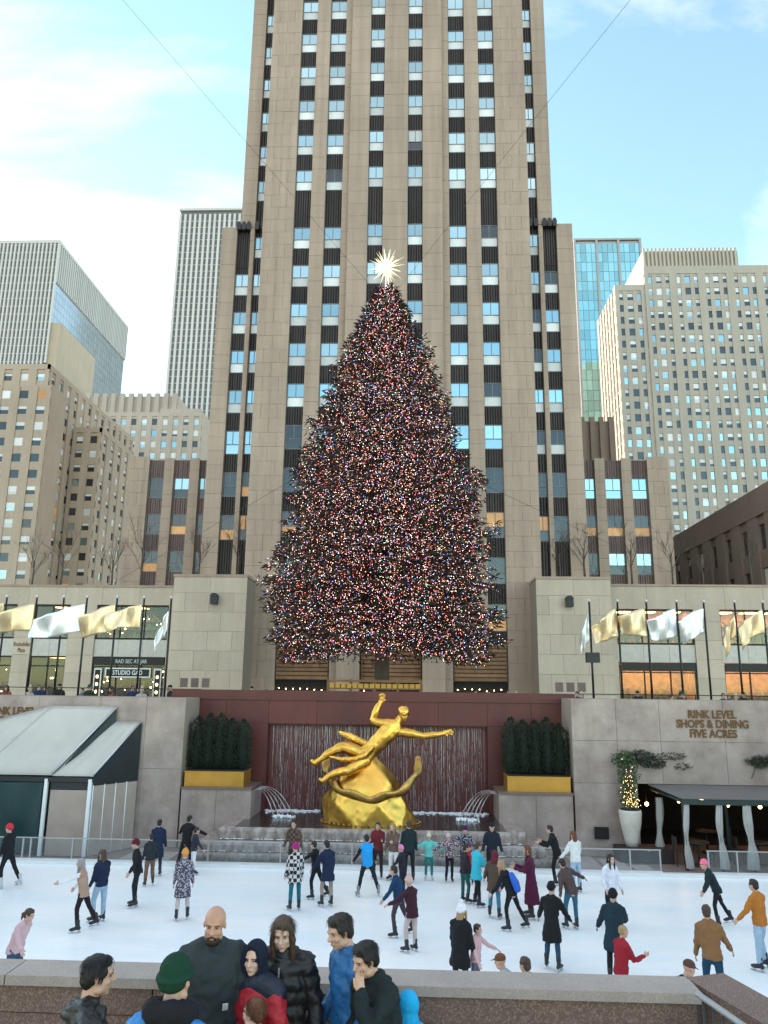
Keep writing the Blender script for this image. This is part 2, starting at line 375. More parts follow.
def arc(cx, cy, r, a0, a1, n=10): return [(cx + r * math.cos(R(a0 + (a1 - a0) * i / n)), cy + r * math.sin(R(a0 + (a1 - a0) * i / n))) for i in range(n + 1)]
rink = arc(-17, 13.5, 4.5, 180, 270) + arc(14.5, 13.5, 4.5, 270, 360) + arc(14.5, 22.2, 4.5, 0, 90) + arc(-17, 22.2, 4.5, 90, 180)
ic.add([(x, y, 0) for x, y in rink], [tuple(range(len(rink)))])
tag(ic.build('ice', M['ice']), kind='structure')
# kick board round the ice: low white kerb
kb = MB(); n = len(rink)
def off(i, d):
    a = Vector(rink[i - 1]); b = Vector(rink[(i + 1) % n]); t = (b - a).normalized(); return Vector(rink[i]) + Vector((t.y, -t.x)) * d
for i in range(n):
    j = (i + 1) % n; p, q, r_, s_ = rink[i], rink[j], off(j, .22), off(i, .22)
    kb.add([(p[0], p[1], -.05), (q[0], q[1], -.05), (r_[0], r_[1], -.05), (s_[0], s_[1], -.05), (p[0], p[1], .10), (q[0], q[1], .10), (r_[0], r_[1], .10), (s_[0], s_[1], .10)], BOXF)
tag(kb.build('rink_kerb', M['white']), kind='structure')
# pale bands and slabs laid in the rinkside paving
sl = MB().box(-.5, .5, -.5, .5, -.5, .5).mesh('paving_slab', M['paving_lt'])
for (x, y, sx, sy) in ((-9.6, 28.5, .8, 2.6), (-8.7, 28.2, .8, 2.0), (5.9, 28.6, .9, 2.6), (6.9, 28.4, .8, 2.2), (7.7, 28.0, .6, 1.2)):
    ob('paving_slab', sl, None, floor_o, loc=(x, y, -.05), scale=(sx, sy, .03))

# ------------------------------------------------------------------ granite walls of the sunken plaza
def granite_wall(name, label, x0, x1, y0, y1, z0, z1, panels, mt='granite', cat='wall', cope=.0, holes=()):
    w = empty(name, ((x0 + x1) / 2, y0, z0), label=label, cat=cat)
    b = MB()
    xs = [x0] + sorted([h for hh in holes for h in hh[:2]]) + [x1]
    if holes:
        hx0, hx1, hz = holes[0]
        b.box(x0, hx0, y0 + .05, y1, z0, z1); b.box(hx0, hx1, y0 + .05, y1, hz, z1)
        if hx1 < x1: b.box(hx1, x1, y0 + .05, y1, z0, z1)
    else: b.box(x0, x1, y0 + .05, y1, z0, z1)
    b.build('wall_core', M['lime_joint'], w)
    blocks('granite_panel', [((a + c) / 2, y0 + .04, (d + e) / 2, c - a - .012, .08, e - d - .012) for (a, c, d, e) in panels], M[mt], w)
    return w
def panel_grid(xs, zs): return [(a, b, c, d) for a, b in zip(xs[:-1], xs[1:]) for c, d in zip(zs[:-1], zs[1:])]
wl_ = granite_wall('granite_wall', 'grey granite wall behind the white tent with bronze lettering', HX0, -8.7, 30.0, 32.6, -.05, 5.3,
                   panel_grid([-24, -21.6, -19.2, -16.8, -14.4, -12.0, -10.2, -8.7], [-.05, 2.7, 5.3]))
wr_ = granite_wall('granite_wall', 'grey granite wall with bronze lettering above the curtained pavilion', 5.9, HX1, 30.0, 32.6, -.05, 5.45,
                   panel_grid([5.9, 8.2], [-.05, 2.45]) + panel_grid([5.9, 7.55, 9.15, 11.5, 13.8, 16.2, 18.6, 21], [2.45, 3.95, 5.45]), holes=((8.2, 21.0, 2.45),))
for nm, xw, lab in (('side_wall', HX0, 'long granite side wall at the left end of the rink'), ('side_wall', HX1 - .4, 'long granite side wall at the right end of the rink')):
    b = MB().box(xw, xw + .4, HY0, 30.0, -.05, 5.3)
    tag(b.build(nm, M['granite']), lab, 'wall')
# room behind the opening on the right (restaurant)
rs_ = empty('restaurant_room', (14, 32, 0), label='dim restaurant room glowing behind the curtained pavilion', cat='room')
b = MB(); b.box(8.2, 21, 35.9, 36, -.05, 2.6); b.box(8.1, 8.2, 32.6, 36, -.05, 2.6); b.box(8.2, 21, 32.6, 36, 2.45, 2.6); b.box(8.1, 21, 32.6, 36, -.12, -.055); b.box(20.9, 21, 32.6, 36, -.05, 2.6)
b.build('room_wall', M['dark'], rs_)
for i in range(9):
    x = 8.9 + i * 1.15; z = 1.4 + .5 * random.random(); y = 31 + 3 * random.random()
    l = MB(); l.ball((x, y, z), .07, 8, 6); l.build('hanging_lamp', M['lamp_warm'], rs_)
    MB().tube([(x, y, z + .06), (x, y, 2.45)], .008, 5).build('lamp_cord', M['black'], rs_)
# red granite fountain wall
rw = empty('fountain_wall', (-1.7, 32, 0), label='polished red granite wall with water falling behind the gilded statue', cat='wall')
b = MB(); b.box(-9.9, 6.5, 32.35, 33.0, -.05, 5.4); b.box(-9.9, -5.85, 32.0, 32.35, -.05, 4.3); b.box(2.95, 6.5, 32.0, 32.35, -.05, 4.3)
b.box(-9.9, 6.5, 32.0, 32.35, 4.3, 5.4)
b.build('wall_core', M['granite_red'], rw)
RX = [-9.75, -7.6, -5.85, -3.9, -1.45, 1.0, 2.95, 4.7, 6.35]
pr = [((a + c) / 2, 31.99, 4.78, c - a - .014, .06, .9) for a, c in zip(RX[:-1], RX[1:])]
pr += [((a + c) / 2, 31.99, (d + e) / 2, c - a - .014, .06, e - d - .014) for a, c in ((-9.75, -7.6), (-7.6, -5.87), (2.97, 4.7), (4.7, 6.35)) for d, e in ((0, 2.1), (2.1, 4.32))]
pr += [((a + c) / 2, 32.34, (d + e) / 2, c - a - .014, .06, e - d - .014) for a, c in zip(RX[2:6], RX[3:7]) for d, e in ((0, 2.2), (2.2, 4.3))]
blocks('granite_panel', pr, M['granite_red'], rw)
b = MB(); b.box(-9.85, 6.45, 31.9, 33.05, 5.24, 5.62); cop = b.build('coping', M['granite_red'], rw)
rv = MB()
for i in range(150): rv.box(-9.7 + i * .107, -9.665 + i * .107, 31.885, 31.9, 5.36, 5.39)
tag(rv.build('stud_row', M['bronze'], rw), kind='stuff')
# pedestals with hedges in brass planters
def hedge_planter(xa, xb, side):
    ped = empty('granite_pedestal', ((xa + xb) / 2, 29.9, 0), label='low granite pedestal below the hedge %s of the fountain' % side, cat='pedestal')
    xi0, xi1 = (xa - .0, xb + .32) if xa < 0 else (xa - .32, xb + .0)
    MB().box(xi0, xi1, 29.95, 31.95, -.05, 1.98).build('pedestal_core', M['granite'], ped)
    mid = (xi0 + xi1) / 2
    blocks('granite_panel', [((a + c) / 2, 29.93, 1.0, c - a - .012, .06, 2.02) for a, c in ((xi0, mid), (mid, xi1))], M['granite'], ped)
    MB().box(xi0 - .02, xi1 + .02, 29.84, 31.95, 2.02, 2.09).build('ledge', M['granite_brown'], ped)
    pl = empty('brass_planter', ((xa + xb) / 2, 30.3, 2.09), label='long brass planter box under the hedge %s of the fountain' % side, cat='planter')
    MB().box(xa + .03, xb - .03, 30.1, 31.4, 2.092, 2.60).build('box', M['gold_box'], pl)
    MB().box(xa + .01, xb - .01, 30.08, 31.42, 2.60, 2.63).build('rim', M['gold_box'], pl)
    MB().box(xa + .08, xb - .08, 30.14, 31.36, 2.63, 2.66).build('soil', M['dark'], pl)
    # the hedge: slim upright conifers set close together, each its own plant
    nplants = 5
    for i in range(nplants):
        cx = xa + .28 + (xb - xa - .56) * i / (nplants - 1); cy = 30.72 + random.uniform(-.05, .05); hgt = 1.92 + random.uniform(-.16, .16)
        ordn = ['first', 'second', 'third', 'fourth', 'fifth'][i]
        t = empty('hedge_conifer', (cx, cy, 2.68), label='%s upright hedge conifer from the left in the planter %s of the fountain' % (ordn, side), cat='conifer', group='hedge conifers in planters')
        MB().tube([(cx, cy, 2.68), (cx, cy, 2.68 + hgt * .9)], [.03, .01], 6).build('trunk', M['bark'], t)
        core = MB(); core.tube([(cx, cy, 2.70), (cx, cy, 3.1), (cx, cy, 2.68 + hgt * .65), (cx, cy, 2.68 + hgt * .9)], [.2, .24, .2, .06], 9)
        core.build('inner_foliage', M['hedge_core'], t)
        lf = MB()
        for k in range(1500):
            u = random.random(); rr = .36 * (1 - .12 * u) * (1 if u < .80 else max(.0, 1 - ((u - .80) / .20) ** 1.25)) * (.75 + .35 * random.random())
            an = random.uniform(0, 2 * math.pi)
            p = Vector((cx + rr * math.cos(an), cy + rr * 1.1 * math.sin(an), 2.70 + u * hgt))
            d = Vector((math.cos(an) * .7, math.sin(an) * .7, .6 + random.random())).normalized() * random.uniform(.06, .12)
            sd = Vector((random.uniform(-1, 1), random.uniform(-1, 1), random.uniform(-.5, .5))).normalized() * .022
            lf.add([p - sd, p + sd, p + d], [(0, 1, 2)])
        tag(lf.build('foliage', M['hedge'], t), kind='stuff')
hedge_planter(-8.62, -6.32, 'left'); hedge_planter(3.45, 5.82, 'right')
# lettering on the granite walls
def text_part(name, body, size, loc, mt, parent, extrude=.012, rx=90, sx=1.0, align='CENTER', rz=0, bold=0.0):
    cu = bpy.data.curves.new(name, 'FONT'); cu.body = body; cu.size = size; cu.extrude = extrude; cu.align_x = align; cu.align_y = 'CENTER'; cu.offset = bold
    cu.resolution_u = 3
    o = bpy.data.objects.new(name, cu); COL.objects.link(o); bpy.context.view_layer.update()
    me = bpy.data.meshes.new_from_object(o.evaluated_get(bpy.context.evaluated_depsgraph_get()))
    bpy.data.objects.remove(o); me.materials.clear()
    q = ob(name, me, mt, parent, loc=loc, scale=(sx, 1, 1)); q.rotation_euler = (R(rx), 0, rz); return q
for w, cx, zz in ((wr_, 11.08, 4.93), (wl_, -15.4, 4.72)):
    for i, s in enumerate(('RINK LEVEL', 'SHOPS & DINING', 'FIVE ACRES')):
        text_part('lettering', s, .40, (cx, 29.975, zz - i * .345), M['bronze'], w, sx=.86, bold=.011)

# ------------------------------------------------------------------ fountain
pool = MB(); pool.add([(-6.2, 28.3, 1.0), (3.2, 28.3, 1.0), (3.2, 32.32, 1.0), (-6.2, 32.32, 1.0)], [(0, 1, 2, 3)])
tag(pool.build('fountain_pool', M['water']), kind='structure')
fb = empty('fountain_basin', (-1.5, 28.4, 0), label='stepped granite fountain basin with water running over its edges', cat='fountain')
tiers = [((-6.75, 3.85), (28.25, 29.9), (.62, .98)), ((-7.35, 4.45), (27.85, 29.9), (.30, .58)), ((-7.9, 5.0), (27.5, 29.9), (-.05, .26))]
for k, ((a, c), (ya, yb), (za_, zb)) in enumerate(tiers):
    MB().box(a, c, ya, yb, za_ - .06, zb).build('step', M['granite'], fb)
    v = MB(); nx = 90
    # a thin wrinkled sheet of water over the tread and down the riser
    prof = [(yb - 1.2 + .8 * (k > 0), zb + .012), (ya + .02, zb + .016), (ya - .03, zb - .01), (ya - .05, zb - .12), (ya - .055, za_ + (.0 if k < 2 else -.02))]
    rows = []
    for i in range(nx + 1):
        x = a + .03 + (c - a - .06) * i / nx; w_ = random.uniform(0, .035)
        rows.append([(x, y - (w_ if j > 1 else 0), z) for j, (y, z) in enumerate(prof)])
    vs = [p for r_ in rows for p in r_]; m_ = len(prof)
    v.add(vs, [(i * m_ + j, (i + 1) * m_ + j, (i + 1) * m_ + j + 1, i * m_ + j + 1) for i in range(nx) for j in range(m_ - 1)], 0, True)
    v.build('water_sheet', M['fallwater'], fb)
    fm = MB()
    for i in range(170):
        x = random.uniform(a + .05, c - .05); s = random.uniform(.008, .03)
        fm.ball((x, ya - .07 - random.random() * .05, za_ + .01), (s * 1.8, s, s * .7), 6, 4)
    tag(fm.build('foam', M['foam'], fb), kind='stuff')
# water streams down the red wall
ws = MB()
for i in range(165):
    u = i / 164; x = -5.7 + u * 8.5 + random.uniform(-.03, .03)
    z = 4.26 + random.uniform(-.05, .02); strong = random.random()
    while z > 1.02:
        ln = random.uniform(.25, 1.3) if z < 3.6 else random.uniform(.5, 1.3)
        z2 = max(1.0, z - ln)
        if random.random() < (.96 if z > 3.5 else .70):
            r0 = random.uniform(.004, .010) * (1.6 if z > 3.6 and strong > .35 else 1) * (.6 + .7 * strong)
            k = 5; ps = [(x + random.uniform(-.012, .012), 32.29 - .02 * random.random(), z + (z2 - z) * q / k) for q in range(k + 1)]
            ws.tube(ps, [r0 * random.uniform(.4, 1.2) for _ in ps], 4)
        z = z2 - random.uniform(0, .12)
tag(ws.build('waterfall', M['streams']), 'thin white streams of water falling down the red granite wall', 'waterfall', kind='stuff')
fo = MB()
for i in range(420):
    x = random.uniform(-5.8, 2.9); s = random.uniform(.02, .07)
    if -3.7 < x < 0: continue
    fo.ball((x, 32.2 - abs(random.gauss(0, .28)), 1.0), (s * 1.6, s * 1.6, s * .8), 6, 4)
tag(fo.build('foam', M['foam']), 'white foam churned up along the foot of the waterfall', 'foam', kind='stuff')
def water_jet(x0, x1, top, lab, seeds):
    j = empty('water_jet', (x0, 30.2, 1.0), label=lab, cat='water jet', group='side jets of the fountain')
    for q in range(seeds):
        f = .55 + .45 * q / max(1, seeds - 1); pts = []
        for i in range(15):
            t = i / 14
            pts.append((x0 + (x1 - x0) * t * f, 30.3 + .15 * q, 1.95 + 4 * (top * (.7 + .3 * f)) * t * (1 - t) - (.95) * t))
        MB().tube(pts, [random.uniform(.004, .011) for _ in range(9)] + [random.uniform(.008, .024) for _ in range(6)], 6).build('stream', M['streams'], j)
    sp = MB()
    for i in range(60):
        s = random.uniform(.02, .07); sp.ball((x0 + (x1 - x0) * random.uniform(.5, 1.1), 30.3 + random.uniform(-.1, .4), 1.0 + random.random() * .06), s, 6, 4)
    tag(sp.build('splash', M['foam'], j), kind='stuff')
water_jet(-5.95, -4.55, .42, 'arching water jets left of the gilded statue', 5)
water_jet(3.1, 1.75, .42, 'arching water jets right of the gilded statue', 5)
# ================================================================== the tall central skyscraper
XC = -1.74
tower = empty('skyscraper', (XC, 60, PZ), label='tall limestone skyscraper with dark window columns behind the Christmas tree', cat='skyscraper')
WIN = {}
def win_meshes(w, h):
    k = (round(w, 2), round(h, 2))
    if k not in WIN:
        fr = MB(); t = .06; a, c = -w / 2, w / 2; m = h * .42
        fr.box(a, a + t, -.04, .04, 0, h); fr.box(c - t, c, -.04, .04, 0, h); fr.box(a + t, c - t, -.04, .04, 0, t); fr.box(a + t, c - t, -.04, .04, h - t, h)
        fr.box(a + t, c - t, -.045, .035, m - t / 2, m + t / 2); fr.box(-t / 2, t / 2, -.04, .035, m + t / 2, h - t)
        up = MB().box(a + t, c - t, .0, .012, m + t / 2, h - t); lo = MB().box(a + t, c - t, .0, .012, t, m - t / 2)
        WIN[k] = (fr.mesh('window', M['winframe']), {s: up.mesh('pane', M[s]) for s in ('glass_sky', 'glass_dark', 'glass_blind', 'glass_lit')}, {s: lo.mesh('pane', M[s]) for s in ('glass_sky', 'glass_dark', 'glass_blind', 'glass_lit')})
    return WIN[k]
def window(parent, cx, y, z0, w, h, up, lo):
    f, U, Lw = win_meshes(w, h)
    o = ob('window', f, None, parent, loc=(cx, y, z0))
    ob('pane', U[up], None, o, loc=(cx, y, z0)); ob('pane', Lw[lo], None, o, loc=(cx, y, z0)); return o
SPA = {}
def spandrel(parent, cx, y, z0, w, h, mt='spandrel'):
    k = (round(w, 2), round(h, 2), mt)
    if k not in SPA:
        b = MB().box(-w / 2, w / 2, -.02, .05, 0, h); n = max(4, int(w / .19))
        for i in range(n):
            x = -w / 2 + (i + .5) * w / n; b.prism([(x - .05, -.02), (x, -.10 if i % 2 else -.07), (x + .05, -.02)], 'z', .03, h - .03)
        SPA[k] = b.mesh('spandrel', M[mt])
    return ob('spandrel', SPA[k], None, parent, loc=(cx, y, z0))
TOPS = [51.3 + 3.69 * k for k in range(6, -1, -1)] + [45.5 - 3.69 * k for k in range(0, 10)]
WH = 2.1
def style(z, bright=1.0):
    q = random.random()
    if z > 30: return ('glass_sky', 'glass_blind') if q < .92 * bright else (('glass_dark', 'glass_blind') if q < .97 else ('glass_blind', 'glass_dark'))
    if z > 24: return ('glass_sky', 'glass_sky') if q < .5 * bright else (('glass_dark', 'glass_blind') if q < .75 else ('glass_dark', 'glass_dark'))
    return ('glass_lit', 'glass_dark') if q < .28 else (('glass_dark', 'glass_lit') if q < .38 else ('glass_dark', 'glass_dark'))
def column(parent, a, c, y, zlo, zhi, bright=1.0, mt='spandrel', topfill=True):
    w = c - a; cx = (a + c) / 2; prev = zhi
    for t in TOPS:
        if t > zhi - .3: continue
        if t - WH < zlo: break
        if prev - t > .25: spandrel(parent, cx, y, t + .01, w, prev - t - .02, mt)
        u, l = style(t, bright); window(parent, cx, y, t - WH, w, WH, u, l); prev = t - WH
    if prev - zlo > .2: spandrel(parent, cx, y, zlo, w, prev - zlo - .01, mt)
core = MB(); rects = []
ZT = 72.3
# main face: flanks at y=60, middle bay a little proud at y=59.6
cols = [(1.09, 2.40, 59.6), (4.75, 6.24, 60.0), (7.5, 8.95, 60.0)]
pier_spans = [(-1.09, 1.09, 59.6), (2.40, 4.15, 59.6), (4.15, 4.75, 60.0), (6.24, 7.5, 60.0), (8.95, 11.7, 60.0)]
core.box(XC - 11.7, XC + 11.7, 60.5, 150, PZ, 125)
core.box(XC - 4.15, XC + 4.15, 60.1, 60.5, 9.3, 125)
for (a, c, y) in pier_spans:
    for s in ((1, -1) if a > 0 else (1,)):
        x0, x1 = (XC + a, XC + c) if s > 0 else (XC - c, XC - a)
        zlo = PZ if (a in (2.40, 4.15, 8.95)) else 9.3
        core.box(x0, x1, y + .04, 60.52 if y == 60 else 60.12, zlo, 125)
        rects += ashlar(x0, x1, y, zlo, 73.2, 1.23, 1.55 if c - a > 2 else c - a)
for (a, c, y) in cols:
    for s in (1, -1):
        x0, x1 = (XC + a, XC + c) if s > 0 else (XC - c, XC - a)
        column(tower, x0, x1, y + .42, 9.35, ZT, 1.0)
# side strips and the shoulder wings at y=63
core.box(XC - 14.0, XC + 14.0, 61.95, 148, PZ, 125)
core.box(XC - 15.7, XC + 15.7, 61.95, 120, PZ, 46.0)
for s in (1, -1):
    def sp(a, c): return (XC + a, XC + c) if s > 0 else (XC - c, XC - a)
    for (a, c, z1) in ((12.7, 13.1, 46.2), (14.3, 15.7, 46.3)):
        x0, x1 = sp(a, c); core.box(x0, x1, 61.54, 61.97, PZ, z1); rects += ashlar(x0, x1, 61.5, 9, z1, 1.23, c - a)
    x0, x1 = sp(11.7, 11.8); core.box(x0, x1, 61.54, 61.97, PZ, 125)
    x0, x1 = sp(12.7, 14.0); core.box(x0, x1, 61.54, 61.97, 46.2, 125); rects += ashlar(x0, x1, 61.5, 46.25, 73.2, 1.23, 1.45)
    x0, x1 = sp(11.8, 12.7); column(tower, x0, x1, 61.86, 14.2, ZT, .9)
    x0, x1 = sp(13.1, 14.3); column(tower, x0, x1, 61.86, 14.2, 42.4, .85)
    spandrel(tower, (x0 + x1) / 2, 61.84, 42.42, x1 - x0, 3.75)
    # fluted finials on the shoulder
    for a in (11.95, 12.5, 13.25, 13.7, 14.15):
        x = XC + s * a; MB().prism([(x - .16, 46.0), (x + .16, 46.0), (x + .21, 46.5), (x + .10, 46.8), (x - .10, 46.8), (x - .21, 46.5)], 'y', 61.3, 61.9).build('finial', M['spandrel'], tower)
core.build('wall', M['lime_joint'], tower)
blocks('stone_block', rects, M['lime'], tower, 300)
# entrance bays at street level
for (a, c) in ((-8.9, -4.8), (-2.35, 2.35), (4.8, 8.9)):
    x0, x1 = XC + a, XC + c
    dk = MB().box(x0, x1, 60.35, 60.48, PZ, 6.35).build('entrance_opening', M['dark'], tower)
    for i in range(9):
        MB().box(x0 + .05, x1 - .05, 60.16, 60.26, 6.4 + i * .31, 6.4 + i * .31 + .23).build('slat', M['wood'], tower)
    for i in range(int((x1 - x0) / .55)):
        MB().ball((x0 + .3 + i * .55, 60.2, 5.5 + .3 * random.random()), .035, 6, 5).build('entrance_lamp', M['lamp_warm'], tower)
# lower side blocks at y=67
for s, lab in ((-1, 'low ribbed limestone side block left of the skyscraper'), (1, 'low ribbed limestone side block right of the skyscraper')):
    blk = empty('side_block', (XC + s * 20, 67, PZ), label=lab, cat='building')
    cb = MB(); rb = []
    def sp(a, c): return (XC + a, XC + c) if s > 0 else (XC - c, XC - a)
    x0, x1 = sp(15.7, 24.4); cb.box(x0, x1, 67.5, 110, PZ, 26.0)
    for (a, c) in ((15.7, 17.0), (17.9, 18.8), (20.25, 21.15), (22.55, 24.4)):
        x0, x1 = sp(a, c); cb.box(x0, x1, 67.04, 67.52, PZ, 26.1); rb += ashlar(x0, x1, 67, 12.5, 26.2 if a < 22 else 26.35, 1.15, 1.0)
    for (a, c) in ((17.0, 17.9), (18.8, 20.25), (21.15, 22.55)):
        x0, x1 = sp(a, c); cx = (x0 + x1) / 2; w = x1 - x0; prev = 26.1
        for t in (24.4, 21.0, 17.6, 14.3):
            spandrel(blk, cx, 67.3, t + .01, w, prev - t - .02, 'spandrel_red')
            u, l = random.choice([('glass_dark', 'glass_dark'), ('glass_dark', 'glass_lit'), ('glass_dark', 'glass_dark'), ('glass_sky', 'glass_dark')]) if t < 24 else (('glass_sky', 'glass_sky') if s > 0 else random.choice([('glass_dark', 'glass_lit'), ('glass_dark', 'glass_dark'), ('glass_sky', 'glass_dark')]))
            window(blk, cx, 67.34, t - 1.9, w, 1.9, u, l); prev = t - 1.9
        cb.box(x0, x1, 67.36, 67.52, PZ, prev)
    cb.build('wall', M['lime_joint'], blk); blocks('stone_block', rb, M['lime'], blk)
# plinth blocks at y=57
for s, lab in ((-1, 'smooth limestone plinth block left of the Christmas tree'), (1, 'smooth limestone plinth block right of the Christmas tree')):
    pl = empty('plinth_block', (XC + s * 13.5, 57, PZ), label=lab, cat='building')
    x0, x1 = (XC + 10.75, XC + 16.2) if s > 0 else (XC - 16.3, XC - 10.75)
    MB().box(x0, x1, 57.05, 61.5, PZ, 13.78).build('wall', M['lime_joint'], pl)
    blocks('stone_block', ashlar(x0, x1, 57, PZ, 12.6, 1.33, 1.85, proud=.05) + ashlar(x0, x1, 57, 12.6, 13.8, 1.2, 2.8, proud=.05), M['lime_lo'], pl)
    MB().box(x0 - .05, x1 + .05, 56.9, 61.5, 13.8, 14.0).build('coping', M['lime'], pl)
    lx = XC + s * 13.1
    lm = MB(); lm.box(lx - .26, lx + .26, 56.5, 56.9, 11.75, 12.35); lm.prism([(lx - .3, 12.35), (lx + .3, 12.35), (lx + .12, 12.55), (lx - .12, 12.55)], 'y', 56.45, 56.93); lm.box(lx - .08, lx + .08, 56.9, 57.0, 11.9, 12.2)
    tag(lm.build('wall_lamp', M['rubber']), 'dark box lamp fixed to the plinth wall %s of the tree' % ('left' if s < 0 else 'right'), 'wall lamp', 'wall lamps on the plinths')
    # vents near the plaza
    for q in range(3): MB().box(lx - 1.2 + q * .8 - 1.0 * (s < 0), lx - .65 + q * .8 - 1.0 * (s < 0), 56.93, 56.97, 5.7, 6.35).build('vent', M['spandrel_red'], pl)

# ------------------------------------------------------------------ two-storey shop wings
def shop_wing(lab, x0, x1, bays, ztop, side):
    w = empty('shop_wing', ((x0 + x1) / 2, 58, PZ), label=lab, cat='building')
    wall = MB(); edges = [x0] + [e for b in bays for e in b[:2]] + [x1]; rr = []
    for a, c in zip(edges[0::2], edges[1::2]):
        if c - a > .05: wall.box(a, c, 58.06, 58.6, PZ, ztop - 1.25); rr += ashlar(a, c, 58, PZ, ztop - 1.25, 1.3, 2.0)
    wall.box(x0, x1, 58.06, 58.6, 11.75, ztop); wall.box(x0, x1, 63.9, 64, PZ, ztop); wall.box(x0, x1, 58.6, 63.9, ztop - .3, ztop)
    rr += [(a, y, z + 0 * a, sx, sy, sz) for (a, y, z, sx, sy, sz) in ashlar(x0, x1, 58, 11.75, ztop, ztop - 11.75, 2.9)]
    wall.box(x0, x1, 58.6, 63.9, 8.3, 8.6)
    wall.build('wall', M['lime_joint'], w)
    blocks('stone_block', rr, M['lime_lo'], w)
    MB().box(x0 - .05, x1 + .05, 57.9, 64.1, ztop, ztop + .16).build('coping', M['lime'], w)
    for bi, (a, c, kind) in enumerate(bays):
        wd = c - a
        for k in range(2 if wd < 4 else 3):     # pale stone panels between the storeys
            n = 2 if wd < 4 else 3
            MB().box(a + k * wd / n + .01, a + (k + 1) * wd / n - .01, 58.1, 58.3, 7.88, 9.15).build('panel', M['pot'], w)
        for (z0, z1, up) in ((9.2, 11.72, True), (PZ, 7.85, False)):
            fr = MB(); t = .09
            fr.box(a, a + t, 58.12, 58.3, z0, z1); fr.box(c - t, c, 58.12, 58.3, z0, z1); fr.box(a + t, c - t, 58.12, 58.3, z1 - t, z1); fr.box(a + t, c - t, 58.12, 58.3, z0, z0 + t)
            n = 3 if wd > 4 else 2
            for i in range(1, n): fr.box(a + wd * i / n - .04, a + wd * i / n + .04, 58.13, 58.29, z0 + t, z1 - t)
            if not up: fr.box(a + t, c - t, 58.13, 58.29, z1 - .75, z1 - .66)
            wo = fr.build('shop_window' if not up else 'upper_window', M['black'], w)
            for i in range(n): MB().box(a + wd * i / n + .04, a + wd * (i + 1) / n - .04, 58.2, 58.21, z0 + t, z1 - t).build('pane', M['glass'], wo)
            # inside: back wall, glowing ceiling strip, shelves with goods
            warm = kind != 'green'; WM = M['shop_wall'] if kind == 'orange' else (M['green_metal'] if kind == 'green' else M['spandrel'])
            MB().box(a - .2, c + .2, 61.0, 61.1, z0, z1 + .3).build('back_wall', WM, w)
            MB().box(a, a + .05, 58.62, 61, z0, z1).build('side_wall', WM, w); MB().box(c - .05, c, 58.62, 61, z0, z1).build('side_wall', WM, w)
            if kind != 'orange':
                for q in range(int(wd * 3)): MB().ball((random.uniform(a + .2, c - .2), random.uniform(58.8, 60.3), random.uniform(z0 + .4, z1 - .25)), random.uniform(.03, .06), 6, 5).build('bulb', M['lamp_warm'], w)
            nl = 3 if wd > 4 else 2
            if kind != 'orange': nl = 1
            for i in range(nl):
                x = a + (i + .5) * wd / nl; MB().box(x - .5, x + .5, 59.3, 60.2, z1 - .06, z1 - .02).build('ceiling_lamp', M['lamp_orange'] if kind == 'orange' else M['lamp_dim'], w)
            if kind == 'orange':
                for q in range(4):
                    x = a + wd * (q + .5) / 4 + random.uniform(-.3, .3); dm = MB(); dm.tube([(x, 59.4, z0), (x, 59.4, z0 + .75), (x, 59.4, z0 + 1.15), (x, 59.4, z0 + 1.35)], [.10, .15, .19, .06], 9, dome=True); dm.ball((x, 59.4, z0 + 1.52), (.09, .1, .12), 8, 6); dm.build('display_figure', M['spandrel'], w)
            for sh in range(3):
                z = z0 + .25 + sh * .62
                MB().box(a + .1, c - .1, 60.4, 60.95, z, z + .05).build('shelf', M['wood'], w)
                gd = MB(); x = a + .15
                while x < c - .3:
                    ww = random.uniform(.08, .26); hh = random.uniform(.16, .5)
                    if random.random() < .85: gd.box(x, x + ww, 60.45 + random.random() * .2, 60.9, z + .05, z + .05 + hh)
                    x += ww + .03
                tag(gd.build('goods', M['goods'] if kind == 'orange' else M['goods_mix'], w), kind='stuff')
        if kind in ('store', 'orange'): MB().box(a + .1, c - .1, 58.0, 58.12, 7.25, 7.8).build('sign_band', M['black'], w)
        if kind == 'store':
            sg = MB().box(a + 1.05, c - 1.05, 58.0, 58.1, 6.35, 7.05).build('shop_sign', M['white'], w)
            MB().box(a + 1.15, c - 1.15, 57.985, 58.0, 6.44, 6.96).build('sign_face', M['black'], sg)
            text_part('sign_lettering', 'STUDIO GAD', .46, ((a + c) / 2, 57.97, 6.69), M['white'], sg, sx=.82, bold=.008)
            text_part('band_lettering', 'RAD SEC AT JAR', .40, ((a + c) / 2 + .2, 57.985, 7.52), M['metal_pale'], w, sx=.82)
            for x in (a + .5, c - .5):
                lb = MB().box(x - .28, x + .28, 58.0, 58.1, PZ + .3, 7.0).build('light_column', M['white'], w)
                MB().box(x - .2, x + .2, 57.985, 58.0, PZ + .4, 6.9).build('column_face', M['black'], lb)
                for q in range(4): MB().ball((x, 57.97, PZ + .7 + q * .55), (.1, .03, .12), 8, 6).build('lamp_globe', M['lamp_dim'], lb)
    return w
swl = shop_wing('two-storey limestone shop wing with a dark STUDIO storefront, left of the tree', -64, -18.05, [(-36.5, -30.35, 'store2'), (-29.0, -26.2, 'green'), (-24.15, -18.6, 'store')], 13.1, -1)
swr = shop_wing('two-storey limestone shop wing with orange-lit windows, right of the tree', 14.5, 60, [(15.0, 20.65, 'orange'), (22.6, 28.2, 'orange'), (30.0, 35.6, 'orange')], 13.45, 1)
text_part('lettering', 'Rockefeller', .46, (-28.0 + 2.85 - 4.5, 57.93, 8.72), M['bronze'], swl, sx=.62)
